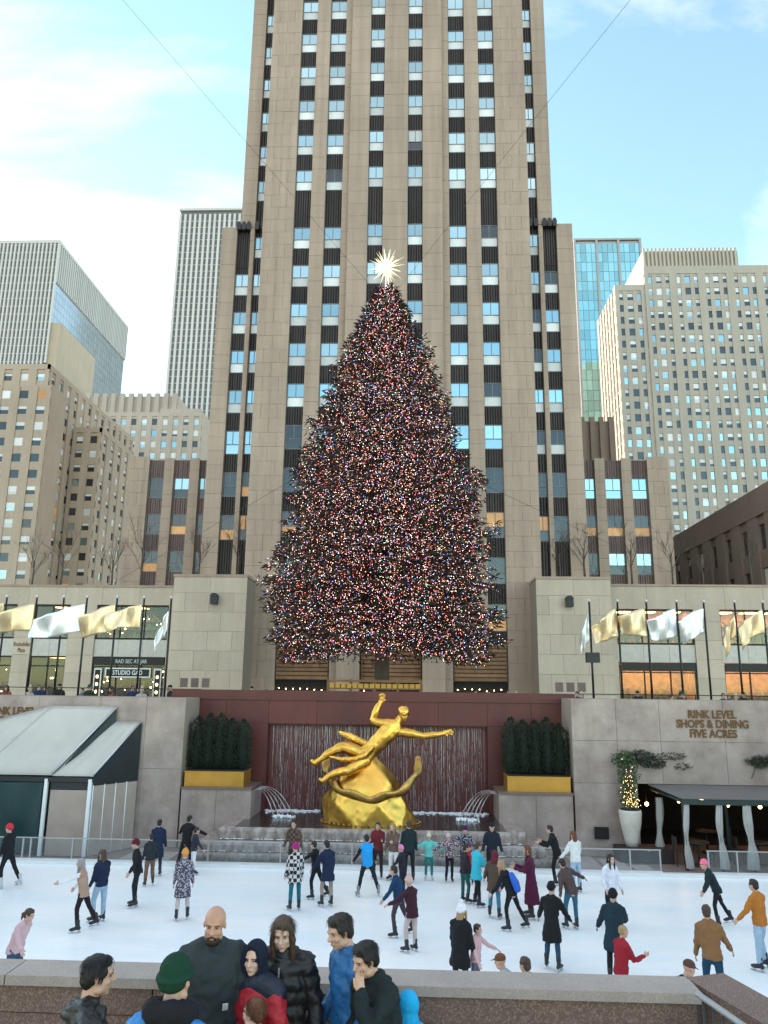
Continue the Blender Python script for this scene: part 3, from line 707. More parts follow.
text_part('lettering', 'Plaza', .46, (-28.0 + 2.85 - 4.5, 57.93, 8.28), M['bronze'], swl, sx=.62)

# ------------------------------------------------------------------ buildings further off
def far_rects(face, p, a0, a1, z0, z1, nc, nr, pier, band, wall, wins, rec=.45, skip=None, grp=None):
    """a face of a far building: piers and bands stand proud of recessed windows.  face '-y' or '+x' or '-x' (the side it looks to), plane p"""
    cw = (a1 - a0) / nc; rh = (z1 - z0) / nr
    sgn = {'-y': 1, '+x': -1, '-x': 1}[face]
    def bx(u0, u1, d0, d1, za_, zb):
        d0, d1 = p + sgn * d0, p + sgn * d1; d0, d1 = min(d0, d1), max(d0, d1)
        if face == '-y': wall.box(u0, u1, d0, d1, za_, zb)
        else: wall.box(d0, d1, u0, u1, za_, zb)
    def wide(i): return 1.0
    for i in range(nc + 1):
        pw = cw * pier * (1.9 if grp and i % grp == 0 else 1)
        u = a0 + i * cw; bx(max(a0, u - pw / 2), min(a1, u + pw / 2), 0 if not grp or i % grp == 0 else .12, rec + .05, z0, z1)
    for j in range(nr + 1):
        z = z0 + j * rh; bx(a0, a1, .2, rec + .05, max(z0, z - rh * band / 2), min(z1, z + rh * band / 2))
    for i in range(nc):
        for j in range(nr):
            if skip and skip(i, j): continue
            u = a0 + (i + .5) * cw; z = z0 + (j + .5) * rh; w = cw * (1 - pier) - .02; h = rh * (1 - band) - .02
            q = p + sgn * (rec - .04)
            wins.append((u, q, z, w, .06, h) if face == '-y' else (q, u, z, .06, w, h))
def win_split(root, wins, kinds, limit=300, blinds=.55):
    """each window a part: a dark frame with a pane set in it"""
    wins = sorted(wins, key=lambda r: (Vector(r[:3]) - EYE).length)
    ms = {}
    for k in kinds:
        me = UNIT.copy(); me.name = 'window'; me.materials.append(M[k]); ms[k] = me
    ks = list(ms); rest = {k: MB() for k in ks}
    wts = list(kinds.values())
    for i, r in enumerate(wins):
        k = random.choices(ks, wts)[0]
        if i < limit: ob('window', ms[k], None, root, loc=r[:3], scale=r[3:])
        else: rest[k].box(r[0] - r[3] / 2, r[0] + r[3] / 2, r[1] - r[4] / 2, r[1] + r[4] / 2, r[2] - r[5] / 2, r[2] + r[5] / 2)
    bl_ = MB()
    for r in wins:
        if random.random() < blinds:
            f = random.choice((.35, .5, .5, .7)); z0 = r[2] + r[5] / 2 - r[5] * f; dx, dy = (r[3] / 2 - .03, .05) if r[3] > r[4] else (.05, r[4] / 2 - .03)
            bl_.box(r[0] - dx, r[0] + dx, r[1] - dy, r[1] + dy, z0, r[2] + r[5] / 2 - .04)
    if bl_.v: tag(bl_.build('blinds', M['glass_blind'], root), kind='stuff')
    for k in ks:
        if rest[k].v: tag(rest[k].build('window', M[k], root), kind='stuff')
# A: pale masonry office block, left edge (scale: front at y=155)
SA = 155 / 75.
bA = empty('office_block', (-100, 155, PZ), label='pale masonry office block with rows of small windows at the left edge', cat='building')
wa = MB(); wn_ = []
XA = -38.86 * SA; ZA = 5.7 + (39.0 - 5.7) * SA
wa.box(-262, XA - .4, 155.4, 207, PZ, ZA); far_rects('-y', 155, XA - 16 * 3.65, XA, ZA - 16 * 3.55, ZA - .9, 16, 16, .5, .5, wa, wn_)  # unseen left stretch lengthened to keep the low sun off the plaza
wa.box(-262, XA, 155, 155.5, ZA - .9, ZA + .3); wa.box(XA - .5, XA, 155, 207, ZA - .9, ZA + .3)
far_rects('+x', XA, 155.5, 207, ZA - 16 * 3.55, ZA - .9, 13, 16, .55, .5, wa, wn_)
# its lower wing in front of the long side
XA2 = -35.6 * SA; YA2 = 82 * SA; ZA2 = 5.7 + (34.3 - 5.7) * SA
wa.box(XA, XA2 - .4, YA2 + .4, 193, PZ, ZA2)
far_rects('-y', YA2, XA, XA2, ZA2 - 14 * 3.55, ZA2 - .9, 2, 14, .5, .5, wa, wn_); wa.box(XA, XA2, YA2, YA2 + .5, ZA2 - .9, ZA2 + .3)
far_rects('+x', XA2, YA2 + .5, 193, ZA2 - 14 * 3.55, ZA2 - .9, 5, 14, .55, .5, wa, wn_); wa.box(XA2 - .5, XA2, YA2, 193, ZA2 - .9, ZA2 + .3)
# wider foot at the corner
wa.box(XA - 30, XA + 2.2, 152.85, 160, PZ, ZA - 5.6); far_rects('-y', 152.5, XA - 29.2, XA + 2.2, ZA - 6 - 14 * 3.55, ZA - 6, 8, 14, .5, .5, wa, wn_, rec=.3)
wa.build('wall', M['stoneA'], bA); win_split(bA, wn_, {'glass_dark': 7, 'glass_blind': 2, 'glass_sky': 1.5, 'glass_lit': .25})
wt = MB(); wt.tube([(XA - 2.2, 157, ZA + .3), (XA - 2.2, 157, ZA + 1.3)], .5, 8); wt.tube([(XA - 4.2, 157, ZA + .3), (XA - 4.2, 157, ZA + 1.0)], .4, 8)
wt.build('roof_vent', M['rubber'], bA)
# B: striped modern slab, far left
SB = 250 / 160.
bB = empty('striped_slab', (-150, 250, PZ), label='wide grey striped office slab rising behind the pale masonry block', cat='building')
XB = -84.0 * SB; ZB = 5.7 + (108.6 - 5.7) * SB; YB2 = 204.8 * SB
MB().box(XB - 70, XB - .6, 250.6, YB2, PZ, ZB - 1).build('curtain_wall', M['coreB'], bB)
fn = MB()
for i in range(47):
    x = XB - i * 1.48; fn.box(x - .62, x, 250, 250.7, PZ, ZB)
for j in range(52): fn.box(XB - 70, XB - .7, 250.5, 250.7, ZB - 1.5 - j * 3.1 - .3, ZB - 1.5 - j * 3.1)
fn.box(XB - 70, XB, 249.9, 250.8, ZB - 1.2, ZB)
k = 0; y = 250.8
while y < YB2: fn.box(XB - .6, XB + .02, y, y + .6, ZB - 16.6, ZB); y += 1.6
fn.box(XB - .6, XB + .03, 250, YB2, ZB - 1.2, ZB)
tag(fn.build('fins', M['finB'], bB), kind='stuff')
gl = MB()
for j in range(38):
    for i in range(30):
        gl.box(XB - .62, XB - .55, 251 + i * 2.3, 251 + i * 2.3 + 2.2, ZB - 16.6 - (j + 1) * 3.1 + .12, ZB - 16.6 - j * 3.1)
tag(gl.build('glass_panel', mat('pale_glass', (.46, .53, .56), .12, metal=.6, rnd=.08), bB), kind='stuff')
sb = MB(); sb.box(XB - .5, XB + 3.4, 251, 282, PZ, ZB - 33)     # tan stone stair tower on its flank
sb.build('stair_tower', M['stoneA'], bB)
# C: tall striped tower left of the skyscraper
SC = 400 / 220.
bC = empty('striped_tower', (-120, 400, PZ), label='tall slim striped office tower left of the central skyscraper', cat='building')
XC0, XC1 = -76.8 * SC, -38 * SC; ZC = 5.7 + (158.3 - 5.7) * SC
MB().box(XC0 + .6, XC1, 401.1, 450, PZ, ZC - 1).build('curtain_wall', M['coreB'], bC)
fn = MB(); x = XC0
while x < XC1: fn.box(x, x + 1.3, 400, 401.2, PZ, ZC - 4); x += 2.95
for j in range(70): fn.box(XC0, XC1, 400.9, 401.2, ZC - 8 - j * 4.1 - .4, ZC - 8 - j * 4.1)
fn.box(XC0 - .2, XC1, 399.9, 450, ZC - 1.5, ZC)
tag(fn.build('fins', M['finB'], bC), kind='stuff')
# D: stepped masonry block between
SD = 230 / 115.
bD = empty('stepped_block', (-80, 230, PZ), label='stepped grey masonry block with crenellated top in front of the striped tower', cat='building')
wd_ = MB(); wn_ = []
d = lambda x: x * SD
zD = lambda z: 5.7 + (z - 5.7) * SD
wd_.box(d(-56), d(-38.0), 230.6, 260, PZ, zD(51.4)); wd_.box(d(-56), d(-33), 224.6, 232, PZ, zD(47.2)); wd_.box(d(-40), d(-33.6), 226, 260, PZ, zD(48.4))
for i in range(13): x = d(-56) + i * 2.85; wd_.box(x, x + 1.5, 229.9, 230.7, PZ, zD(51.5) + .6)
far_rects('-y', 224, d(-56), d(-33), zD(47.2) - 12 * 3.7, zD(47.2) - .8, 14, 12, .5, .45, wd_, wn_)
wd_.box(d(-56), d(-33), 224, 224.6, zD(47.2) - .8, zD(47.2) + .5)
wd_.build('wall', M['stoneD'], bD); win_split(bD, wn_, {'glass_dark': 4, 'glass_sky': 4, 'glass_blind': 2})
# E: green glass tower, right
SE = 260 / 170.
bE = empty('glass_tower', (80, 260, PZ), label='pale green glass tower between the skyscraper and the buff office block', cat='building')
XE0, XE1 = 39.0 * SE, 54.8 * SE; ZE = 5.7 + (113.3 - 5.7) * SE
MB().box(XE0, XE1, 260.3, 300, PZ, ZE - .3).build('core', M['mullE'], bE)
gw = []; nE = 12; cw = (XE1 - XE0) / nE
for i in range(nE):
    for j in range(34): gw.append((XE0 + (i + .5) * cw, 260.2, ZE - 1.2 - (j + .5) * 3.9, cw - .18, .1, 3.72))
blocks('glass_panel', gw, M['glassE'], bE, 300)
for i in (0, 4, 8, 12):
    x = XE0 + i * cw; MB().box(x - .4, x + .4, 259.6, 260.3, PZ, ZE).build('mullion', M['mullE'], bE)
MB().box(XE0 - .4, XE1 + .4, 259.7, 300, ZE, ZE + .7).build('parapet', M['mullE'], bE)
# F: buff masonry office block, right
SF = 200 / 110.
bF = empty('office_block', (80, 200, PZ), label='buff masonry office block with many windows and stepped crown at the right', cat='building')
f_ = lambda x: x * SF
zF = lambda z: 5.7 + (z - 5.7) * SF
wf = MB(); wn_ = []
X0 = f_(31.1)
wf.box(X0 + .5, 175, 200.5, 222, PZ, zF(67.2)); wf.box(f_(35.7), 175, 200.5, 240, PZ, zF(70.3)); wf.box(f_(36.8), f_(51.9), 206, 236, PZ, zF(75.3))
for i in range(24): x = f_(36.8) + i * (f_(51.9) - f_(36.8)) / 24; wf.box(x, x + .55, 205.4, 206.1, zF(70), zF(75.3) + .7)
far_rects('-y', 200, X0, f_(35.7), zF(67.2) - 28 * 3.65, zF(67.2) - 1.2, 3, 28, .42, .42, wf, wn_, grp=3)
wf.box(X0, f_(35.7), 200, 200.6, zF(67.2) - 1.2, zF(67.2) + .6)
far_rects('-y', 199.7, f_(35.7), f_(35.7) + 24 * 2.66, zF(70.3) - 30 * 3.65, zF(70.3) - 1.8, 24, 30, .42, .42, wf, wn_, grp=3)
wf.box(f_(35.7), 175, 199.7, 200.6, zF(70.3) - 1.8, zF(70.3) + .6)
for i in range(7): y = 200.6 + i * 3.2; wf.box(X0, X0 + .6, y, y + 1.6, PZ, zF(67.2) + .3)
for j in range(28): wf.box(X0 + .25, X0 + .6, 200.6, 222, zF(67.2) - 1.2 - j * 3.65 - .8, zF(67.2) - 1.2 - j * 3.65)
wf.build('wall', M['stoneF'], bF)
win_split(bF, wn_, {'glass_dark': 7, 'glass_sky': 3, 'glass_blind': 1})
# G: low brown building on the right
bG = empty('brown_block', (38, 65, PZ), label='low brown masonry block receding behind the right shop wing', cat='building')
wg = MB(); wn_ = []
wg.box(30.5, 70, 64.4, 130, PZ, 23.2); wg.box(29.95, 31, 64, 130, 20.9, 23.3)
far_rects('-x', 30, 64.6, 129.6, 9.5, 20.9, 18, 3, .55, .42, wg, wn_); wg.box(30, 70, 63.9, 64.5, PZ, 23.3)
wg.build('wall', M['stoneG'], bG); win_split(bG, wn_, {'glass_dark': 6, 'glass_lit': .5})
# H: masonry shaft just right of the skyscraper's shoulder
bH = empty('brown_shaft', (27, 120, PZ), label='brown masonry shaft showing right of the skyscraper shoulder', cat='building')
hm = MB(); hm.box(26.5, 32.0, 118, 135, PZ, 48.0)
for i in range(4): hm.box(26.5 + i * 1.5, 27.2 + i * 1.5, 117.6, 118.1, PZ, 48.6)
hm.build('wall', M['stoneG'], bH)
# ================================================================== Christmas tree
TX, TY = -1.7, 42.0
PROF = [(6.6, 4.6), (7.4, 5.5), (8.6, 5.95), (10.8, 6.2), (13.2, 6.0), (16.1, 5.6), (19.0, 4.55), (22.1, 3.45), (24.6, 2.52), (27.1, 1.5), (28.6, .75), (29.3, .15)]
def prof(z):
    for (a, ra), (b, rb) in zip(PROF[:-1], PROF[1:]):
        if a <= z <= b: return ra + (rb - ra) * (z - a) / (b - a)
    return .1
xm = empty('christmas_tree', (TX, TY, PZ), label='huge Christmas tree covered in tiny coloured lights in front of the skyscraper', cat='tree')
MB().tube([(TX, TY, PZ), (TX, TY, 12), (TX, TY, 20), (TX, TY, 29.2)], [.42, .34, .2, .04], 10).build('trunk', M['bark'], xm)
rng = random.Random(11)
need = MB(); inner = MB(); limbs = MB(); lights = MB(); light_pts = []
def spray(mb, p, d, ln, wd, rg):
    s = d.cross(Vector((rg.uniform(-1, 1), rg.uniform(-1, 1), rg.uniform(-1, 1))))
    if s.length < 1e-4: return
    s = s.normalized() * wd
    mb.add([p, p + d * ln * .55 + s, p + d * ln, p + d * ln * .55 - s], [(0, 1, 2, 3)])
z = 8.1
while z < 29.0:
    rr = prof(z); nb = max(5, int(8 + rr * 4.6))
    off_a = rng.uniform(0, 6.28)
    for b in range(nb):
        an = off_a + 2 * math.pi * b / nb + rng.uniform(-.15, .15)
        lob = .955 + .05 * math.sin(z * 4.4) + .05 * math.sin(3 * an + z * .9) + .04 * math.sin(5 * an - z * 1.7)
        L = rr * lob * rng.uniform(.84, 1.06) * (1.05 if rng.random() < .06 else 1)
        droop = max(-.10, min(.17, .17 - (z - 8) * .018)) * L
        zb = z + rng.uniform(-.25, .25)
        base = Vector((TX, TY, zb + .25 + .14 * L)); out = Vector((math.cos(an), math.sin(an), 0))
        tip = Vector((TX, TY, zb - droop)) + out * L
        def at(t): 
            p = base.lerp(tip, t); p.z += -.10 * L * t * (1 - t) * 2 + .12 * t ** 4; return p
        if math.sin(an) < .55: limbs.tube([at(.1), at(.5), at(.97)], [.05, .035, .012], 4)
        back = math.sin(an) > .45
        n = int((10 + L * 7) * (.35 if back else 1))
        for i in range(n):
            t = .22 + .80 * (rng.random() ** .62)
            p = at(min(t, 1.03)); sp_ = (.30 + .42 * min(1, L / 4)) * (1.05 - .45 * t)
            side = Vector((-out.y, out.x, 0)) * rng.uniform(-1, 1) * sp_ * 1.3
            p = p + side + Vector((0, 0, rng.uniform(-.30, .16) * sp_ * 1.3))
            d = (out * rng.uniform(.3, 1) + side * .8 + Vector((0, 0, rng.uniform(-.55, .35)))).normalized()
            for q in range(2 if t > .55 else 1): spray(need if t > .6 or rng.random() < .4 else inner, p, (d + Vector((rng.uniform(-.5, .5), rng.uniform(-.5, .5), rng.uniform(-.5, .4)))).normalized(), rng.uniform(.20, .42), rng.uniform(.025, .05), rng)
            if not back and rng.random() < .72: light_pts.append(p + Vector((rng.uniform(-.08, .08), rng.uniform(-.14, .02), rng.uniform(-.08, .08))))
    z += .40 if z < 24 else .30
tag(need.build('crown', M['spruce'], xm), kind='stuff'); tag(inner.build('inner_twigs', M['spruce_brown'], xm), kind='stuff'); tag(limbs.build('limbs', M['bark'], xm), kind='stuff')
OCT = [(1, 0, 0), (-1, 0, 0), (0, 1, 0), (0, -1, 0), (0, 0, 1), (0, 0, -1)]
OCF = [(0, 2, 4), (2, 1, 4), (1, 3, 4), (3, 0, 4), (2, 0, 5), (1, 2, 5), (3, 1, 5), (0, 3, 5)]
for p in light_pts:
    r_ = rng.choice((.009, .010, .012, .014, .016, .020)); lights.add([p + Vector(o) * r_ for o in OCT], OCF)
lm = bpy.data.materials.new('coloured_lights'); lm.use_nodes = True
_n = lm.node_tree.nodes; _l = lm.node_tree.links; _b = _n['Principled BSDF']
_ge = _n.new('ShaderNodeNewGeometry'); _rp = _n.new('ShaderNodeValToRGB'); _rp.color_ramp.interpolation = 'CONSTANT'
els = [(0, (1, .78, .56)), (.20, (1, .45, .22)), (.38, (1, .14, .10)), (.60, (1, .28, .42)), (.74, (.22, .32, 1)), (.89, (.95, .85, .95)), (.96, (.25, .85, .50))]
while len(_rp.color_ramp.elements) < len(els): _rp.color_ramp.elements.new(.5)
for e, (p, c) in zip(_rp.color_ramp.elements, els): e.position = p; e.color = c + (1,)
_l.new(_ge.outputs['Random Per Island'], _rp.inputs[0]); _l.new(_rp.outputs[0], _b.inputs['Emission Color']); _b.inputs['Emission Strength'].default_value = 2.1
_b.inputs['Base Color'].default_value = (.2, .2, .2, 1)
lm.cycles.emission_sampling = 'NONE'
tag(lights.build('string_lights', lm, xm), kind='stuff')
# star
sx, sy, sz = TX + .0, TY - .3, 30.45
star = empty('tree_star', (sx, sy, 29.2), label='glowing spiky starburst on the tip of the Christmas tree', cat='star')
M['star'] = mat('star_crystal', (.9, .85, .6), .25, emit=(1.0, .90, .58), estr=.26)
MB().ball((sx, sy, sz), .15, 12, 8).build('core', M['star'], star)
MB().tube([(sx, sy + .2, 28.7), (sx, sy, sz)], .06, 6).build('stem', M['metal_pale'], star)
spk = MB(); spk.tube([(0, 0, 0), (0, 0, .45), (0, 0, 1)], [.036, .026, .003], 4, smooth=False); spk = spk.mesh('spike', M['star'])
for i in range(84):
    ph = math.acos(1 - 2 * (i + .5) / 84); th = math.pi * (1 + 5 ** .5) * i
    d = Vector((math.sin(ph) * math.cos(th), math.sin(ph) * math.sin(th), math.cos(ph)))
    o = ob('spike', spk, None, star, loc=(sx, sy, sz), scale=(1, 1, (1.18 if i % 3 == 0 else .86) * rng.uniform(.9, 1.08)))
    o.rotation_mode = 'QUATERNION'; o.rotation_quaternion = d.to_track_quat('Z', 'Y')
# wooden stand round the trunk
stand = empty('tree_stand', (-2.0, 40, PZ), label='gilded wooden slatted stand at the foot of the Christmas tree', cat='stand')
for i in range(4): MB().box(-4.3, .42, 39.9, 40.0, 5.0 + i * .35, 5.0 + i * .35 + (.24 if i < 3 else .12)).build('board', M['wood'], stand)
for x in (-4.35, -3.2, -2.0, -.8, .35): MB().box(x - .07, x + .07, 40.0, 40.12, PZ, 6.2).build('post', M['wood'], stand)
for i in range(16): MB().box(-4.25 + i * .29, -4.02 + i * .29, 39.84, 39.9, 5.76, 5.98).build('slat', M['gold_box'], stand)
# guy cables from the tree top
def cable(name, a, b, lab, rad=.009, sag=.08):
    a, b = Vector(a), Vector(b); ps = []
    for i in range(13):
        t = i / 12; p = a.lerp(b, t); p.z -= sag * 4 * t * (1 - t) * .25; ps.append(p)
    tag(MB().tube(ps, rad, 5).build(name, M['rubber']), lab, 'cable', 'guy cables of the Christmas tree')
cable('guy_cable', (TX, TY, 28.2), (-46.2, -1.2, 63.0), 'thin guy cable running from the tree tip to the upper left over the sky')
cable('guy_cable', (TX, TY, 28.2), (40.4, -1.2, 60.6), 'thin guy cable running from the tree tip to the upper right over the sky')
cable('guy_cable', (TX - 4, TY, 18.0), (-26, 62, 13.2), 'thin guy cable sloping from the tree down to the left roof', .012)
cable('guy_cable', (TX + 3.6, TY, 18.0), (24, 62, 13.5), 'thin guy cable sloping from the tree down to the right roof', .012)

# ================================================================== flagpoles and foil flags
ORD = ['first', 'second', 'third', 'fourth', 'fifth', 'sixth', 'seventh', 'eighth']
pole_me = MB().tube([(0, 0, PZ), (0, 0, 9.75)], [.055, .045], 8).mesh('pole', M['black'])
fin_me = MB().ball((0, 0, 9.83), .075, 10, 7).mesh('finial', M['metal_pale'])
base_me = MB().tube([(0, 0, PZ), (0, 0, PZ + .25), (0, 0, PZ + .32)], [.14, .12, .06], 10).mesh('base', M['black'])
def flag(x, y, L, drop, mt, seed, hoist=1.15, z=9.55, fwd=.3):
    rg = random.Random(seed); nx, nz = 26, 12; m = MB(); vs = []
    ph = rg.uniform(0, 6); k1 = rg.uniform(5, 8); k2 = rg.uniform(9, 14)
    for i in range(nx + 1):
        u = i / nx
        for j in range(nz + 1):
            v = j / nz
            amp = .05 + .16 * u
            px = -u * L * (1 - .12 * v * u) * (.96 + .04 * math.cos(k1 * u * 3))
            wob = amp * math.sin(k1 * u + 2.2 * v + ph) + .5 * amp * math.sin(k2 * u - 4 * v + ph * 2)
            pz = -v * hoist * (1 - .25 * u + .12 * math.sin(3 * u + ph)) - drop * (u ** 1.25) + .06 * math.sin(k1 * u + ph) * u
            vs.append((x - .06 + px + .25 * wob * u, y - .05 + wob - fwd * u, z + pz))
    m.add(vs, [(i * (nz + 1) + j, (i + 1) * (nz + 1) + j, (i + 1) * (nz + 1) + j + 1, i * (nz + 1) + j + 1) for i in range(nx) for j in range(nz)], 0, True)
    o = m.build('flag', mt)
    sm = o.modifiers.new('thickness', 'SOLIDIFY'); sm.thickness = .006
    return o
FL = [(-19.41, 'gold', 2.0, .6), (-17.95, 'gold', 2.2, .75), (-16.64, None, 0, 0), (-15.52, 'silver', 2.7, .95), (-14.07, 'gold', 1.75, .75), (-12.77, 'gold', 1.65, .55), (-11.47, 'silver', .45, 1.15)]
FRt = [(8.12, 'silver', .55, 1.2), (9.41, 'gold', 1.3, 1.0), (10.73, 'gold', 1.5, .45), (12.11, 'silver', 1.5, .65), (13.34, 'silver', 1.35, .6), (14.74, 'gold', .8, 1.2), (16.01, 'gold', 1.4, 1.0), (17.3, 'silver', .8, 1.1)]
for side, rows in (('left', FL), ('right', FRt)):
    for i, (x, kind, L, drop) in enumerate(rows):
        who = '%s flagpole from the left, %s of the tree' % (ORD[i], side)
        p = empty('flagpole', (x, 36, PZ), label='tall black ball-tipped flagpole, ' + who.replace(' flagpole', ''), cat='flagpole', group='flagpoles along the plaza')
        for me, nm in ((pole_me, 'pole'), (fin_me, 'finial'), (base_me, 'base')):
            o = bpy.data.objects.new(nm, me); COL.objects.link(o); o.parent = p; o.location = (0, 0, -PZ)
        if kind:
            f = flag(x, 36, L, drop, M[kind + '_flag'], i * 7 + (100 if side == 'right' else 0), hoist=1.2 if L > .9 else 1.05, z=9.5 if L > .9 else 9.2)
            tag(f, 'shiny %s foil flag %s from the %s' % (kind, 'hanging' if L < .9 else 'flying', who), 'flag', 'foil flags')
# loudspeakers on the first right pole
spk2 = MB(); spk2.box(7.82, 8.42, 35.7, 35.95, 7.0, 7.45); spk2.box(8.1, 8.14, 35.95, 36.0, 7.1, 7.3)
tag(spk2.build('loudspeaker', M['rubber']), 'pair of black loudspeakers on the first flagpole right of the tree', 'loudspeaker')
# railing on the plaza behind the granite walls
for (x0, x1, y, lab) in ((-24, -8.8, 32.45, 'thin dark railing on the granite wall above the tent'), (6.6, 21, 32.45, 'thin dark railing on the granite wall above the pavilion')):
    rl = empty('railing', ((x0 + x1) / 2, y, PZ), label=lab, cat='railing')
    MB().tube([(x0, y, 5.62), (x1, y, 5.62)], .02, 6).build('rail', M['black'], rl)
    x = x0 + .3
    while x < x1: MB().tube([(x, y, PZ), (x, y, 5.62)], .014, 5).build('post', M['black'], rl); x += 1.5

# ================================================================== white tent on the left
tent = empty('tent', (-13, 28.5, 0), label='white-roofed event tent with green and beige walls by the left rink fence', cat='tent')
def sheet(name, pts, mt, th=.02, parent=tent, nx=14, ny=10, wr=.02, seed=1):
    """a slightly sagging cloth sheet between four corners, with thickness"""
    rg = random.Random(seed); a, b, c, d = [Vector(p) for p in pts]; vs = []
    nrm = (b - a).cross(d - a).normalized()
    for i in range(nx + 1):
        for j in range(ny + 1):
            u, v = i / nx, j / ny; p = a.lerp(b, u).lerp(d.lerp(c, u), v)
            e = 4 * u * (1 - u); f_e = 4 * v * (1 - v)
            vs.append(p + nrm * (wr * (math.sin(u * 9 + v * 5 + seed) * .4 + math.sin(u * 23 - v * 3 + seed * 2) * .25) * min(1, 3 * min(e, f_e)) - wr * 1.1 * e * f_e))
    m = MB(); m.add(vs, [(i * (ny + 1) + j, (i + 1) * (ny + 1) + j, (i + 1) * (ny + 1) + j + 1, i * (ny + 1) + j + 1) for i in range(nx) for j in range(ny)], 0, True)
    o = m.build(name, mt, parent); s = o.modifiers.new('thickness', 'SOLIDIFY'); s.thickness = th; return o
sheet('roof', [(-15.5, 28.1, 2.62), (-12.78, 28.1, 2.62), (-11.26, 29.9, 4.95), (-13.85, 29.9, 4.95)], M['tentroof'], seed=1, wr=.05)
sheet('roof', [(-18.5, 28.1, 2.62), (-15.52, 28.1, 2.62), (-13.87, 29.9, 4.95), (-16.85, 29.9, 4.2)], M['tentroof'], seed=5, wr=.05)
sheet('roof', [(-12.76, 28.1, 2.60), (-11.28, 28.1, 2.60), (-10.32, 29.88, 4.40), (-11.72, 29.88, 4.40)], M['tentroof'], seed=2, wr=.06)
g1 = MB(); g1.add([(-12.76 + (y - 28.1) / 1.8 * 1.5 + dx, y, z_) for dx in (-.03, 0) for (y, z_) in ((28.15, 2.5), (29.86, 4.85), (29.86, 2.5))], [(0, 1, 2), (5, 4, 3), (0, 3, 4, 1), (1, 4, 5, 2), (2, 5, 3, 0)])
g1.build('gable', M['tentdark'], tent)
def side(y, dx=0): return -11.28 + (y - 28.15) / 1.75 * .98 + dx
g2 = MB(); pts = [(28.15, 2.28), (28.15, 2.58), (29.86, 4.36), (29.86, 2.28)]
g2.add([(side(y, dx), y, z_) for dx in (0, .04) for (y, z_) in pts], [(0, 1, 2, 3), (7, 6, 5, 4), (0, 4, 5, 1), (1, 5, 6, 2), (2, 6, 7, 3), (3, 7, 4, 0)])
g2.build('gable', M['tentdark'], tent)
for i in range(4):
    y0 = 28.15 + i * .43; y1 = y0 + .40; p = MB()
    p.add([(side(y, dx), y, z_) for dx in (0, .04) for (y, z_) in ((y0, -.04), (y0, 2.27), (y1, 2.27), (y1, -.04))], [(0, 1, 2, 3), (7, 6, 5, 4), (0, 4, 5, 1), (1, 5, 6, 2), (2, 6, 7, 3), (3, 7, 4, 0)])
    p.build('side_panel', M['tentbeige'], tent)
    MB().tube([(side(y0, .03), y0 - .015, -.04), (side(y0, .03), y0 - .015, 2.3)], .018, 6).build('strut', M['white'], tent)
sheet('front_tarp', [(-18.4, 28.2, 0), (-13.06, 28.2, 0), (-13.06, 28.2, 2.5), (-18.4, 28.2, 2.5)], M['tentgreen'], nx=40, wr=.09, seed=3)
MB().box(-12.78, -11.42, 28.17, 28.2, -.04, 2.12).build('front_panel', M['tentbeige'], tent)
MB().box(-12.78, -11.42, 28.16, 28.2, 2.14, 2.38).build('front_strip', M['tentdark'], tent)
MB().box(-15.5, -11.28, 28.06, 28.12, 2.40, 2.56).build('valance', M['tentdark'], tent)
for x, r_ in ((-12.92, .055), (-11.35, .06), (-15.6, .05)): MB().box(x - r_, x + r_, 28.05, 28.16, -.04, 2.5).build('post', M['white'], tent)
for (p, q) in (((-12.78, 28.1, 2.66), (-11.26, 29.9, 4.99)), ((-11.28, 28.1, 2.64), (-10.32, 29.9, 4.44))): MB().tube([p, q], .03, 6).build('roof_bar', M['metal_pale'], tent)
# ================================================================== curtained pavilion on the right
pav = empty('pavilion', (14, 28.5, 0), label='dark green framed dining pavilion with grey awning and tied curtains', cat='pavilion')
m = MB(); m.prism([(8.55, 29.9), (9.1, 27.95), (20.5, 27.95), (20.5, 29.9)], 'z', 0, .03)
o = m.build('awning', M['awning'], pav)
for v in o.data.vertices: v.co.z += 2.20 + (v.co.y - 27.95) / 1.95 * .22
MB().box(9.08, 20.5, 27.9, 28.0, 2.03, 2.19).build('beam', M['green_metal'], pav)
MB().tube([(9.13, 27.95, 2.11), (8.62, 29.8, 2.3)], .06, 4).build('beam', M['green_metal'], pav)
for x, y in ((9.13, 28.0), (10.3, 28.0), (11.35, 28.0), (13.2, 28.0), (15.2, 28.0), (8.72, 29.6), (11.2, 29.7)):
    MB().box(x - .045, x + .045, y - .045, y + .045, -.05, 2.04).build('post', M['green_metal'], pav)
def drape(x, y, z1, z0, seed, w=.17):
    """a curtain gathered and tied to a post: folds round a narrow waist"""
    rg = random.Random(seed); m = MB(); n = 28; rows = []
    for j in range(15):
        v = j / 14; z_ = z1 + (z0 - z1) * v
        waist = 1 - .55 * math.exp(-((v - .55) / .16) ** 2); r_ = w * (.75 + .5 * v) * waist
        rows.append([(x + .04 * math.sin(v * 5 + seed) + (r_ + .028 * math.sin(5 * a_ + seed)) * math.cos(a_), y + .6 * (r_ + .028 * math.cos(6 * a_ + seed)) * math.sin(a_), z_) for a_ in [2 * math.pi * k / n for k in range(n)]])
    vs = [p for r_ in rows for p in r_]
    m.add(vs, [(j * n + k, j * n + (k + 1) % n, (j + 1) * n + (k + 1) % n, (j + 1) * n + k) for j in range(14) for k in range(n)], 0, True)
    m.build('curtain', M['drape'], pav)
for i, (x, y, w) in enumerate(((8.75, 29.45, .17), (9.2, 27.98, .13), (10.33, 27.98, .15), (11.28, 27.98, .2), (13.2, 27.98, .17), (15.2, 27.98, .17))): drape(x, y, 2.05, .02, i + 1, w * .78)
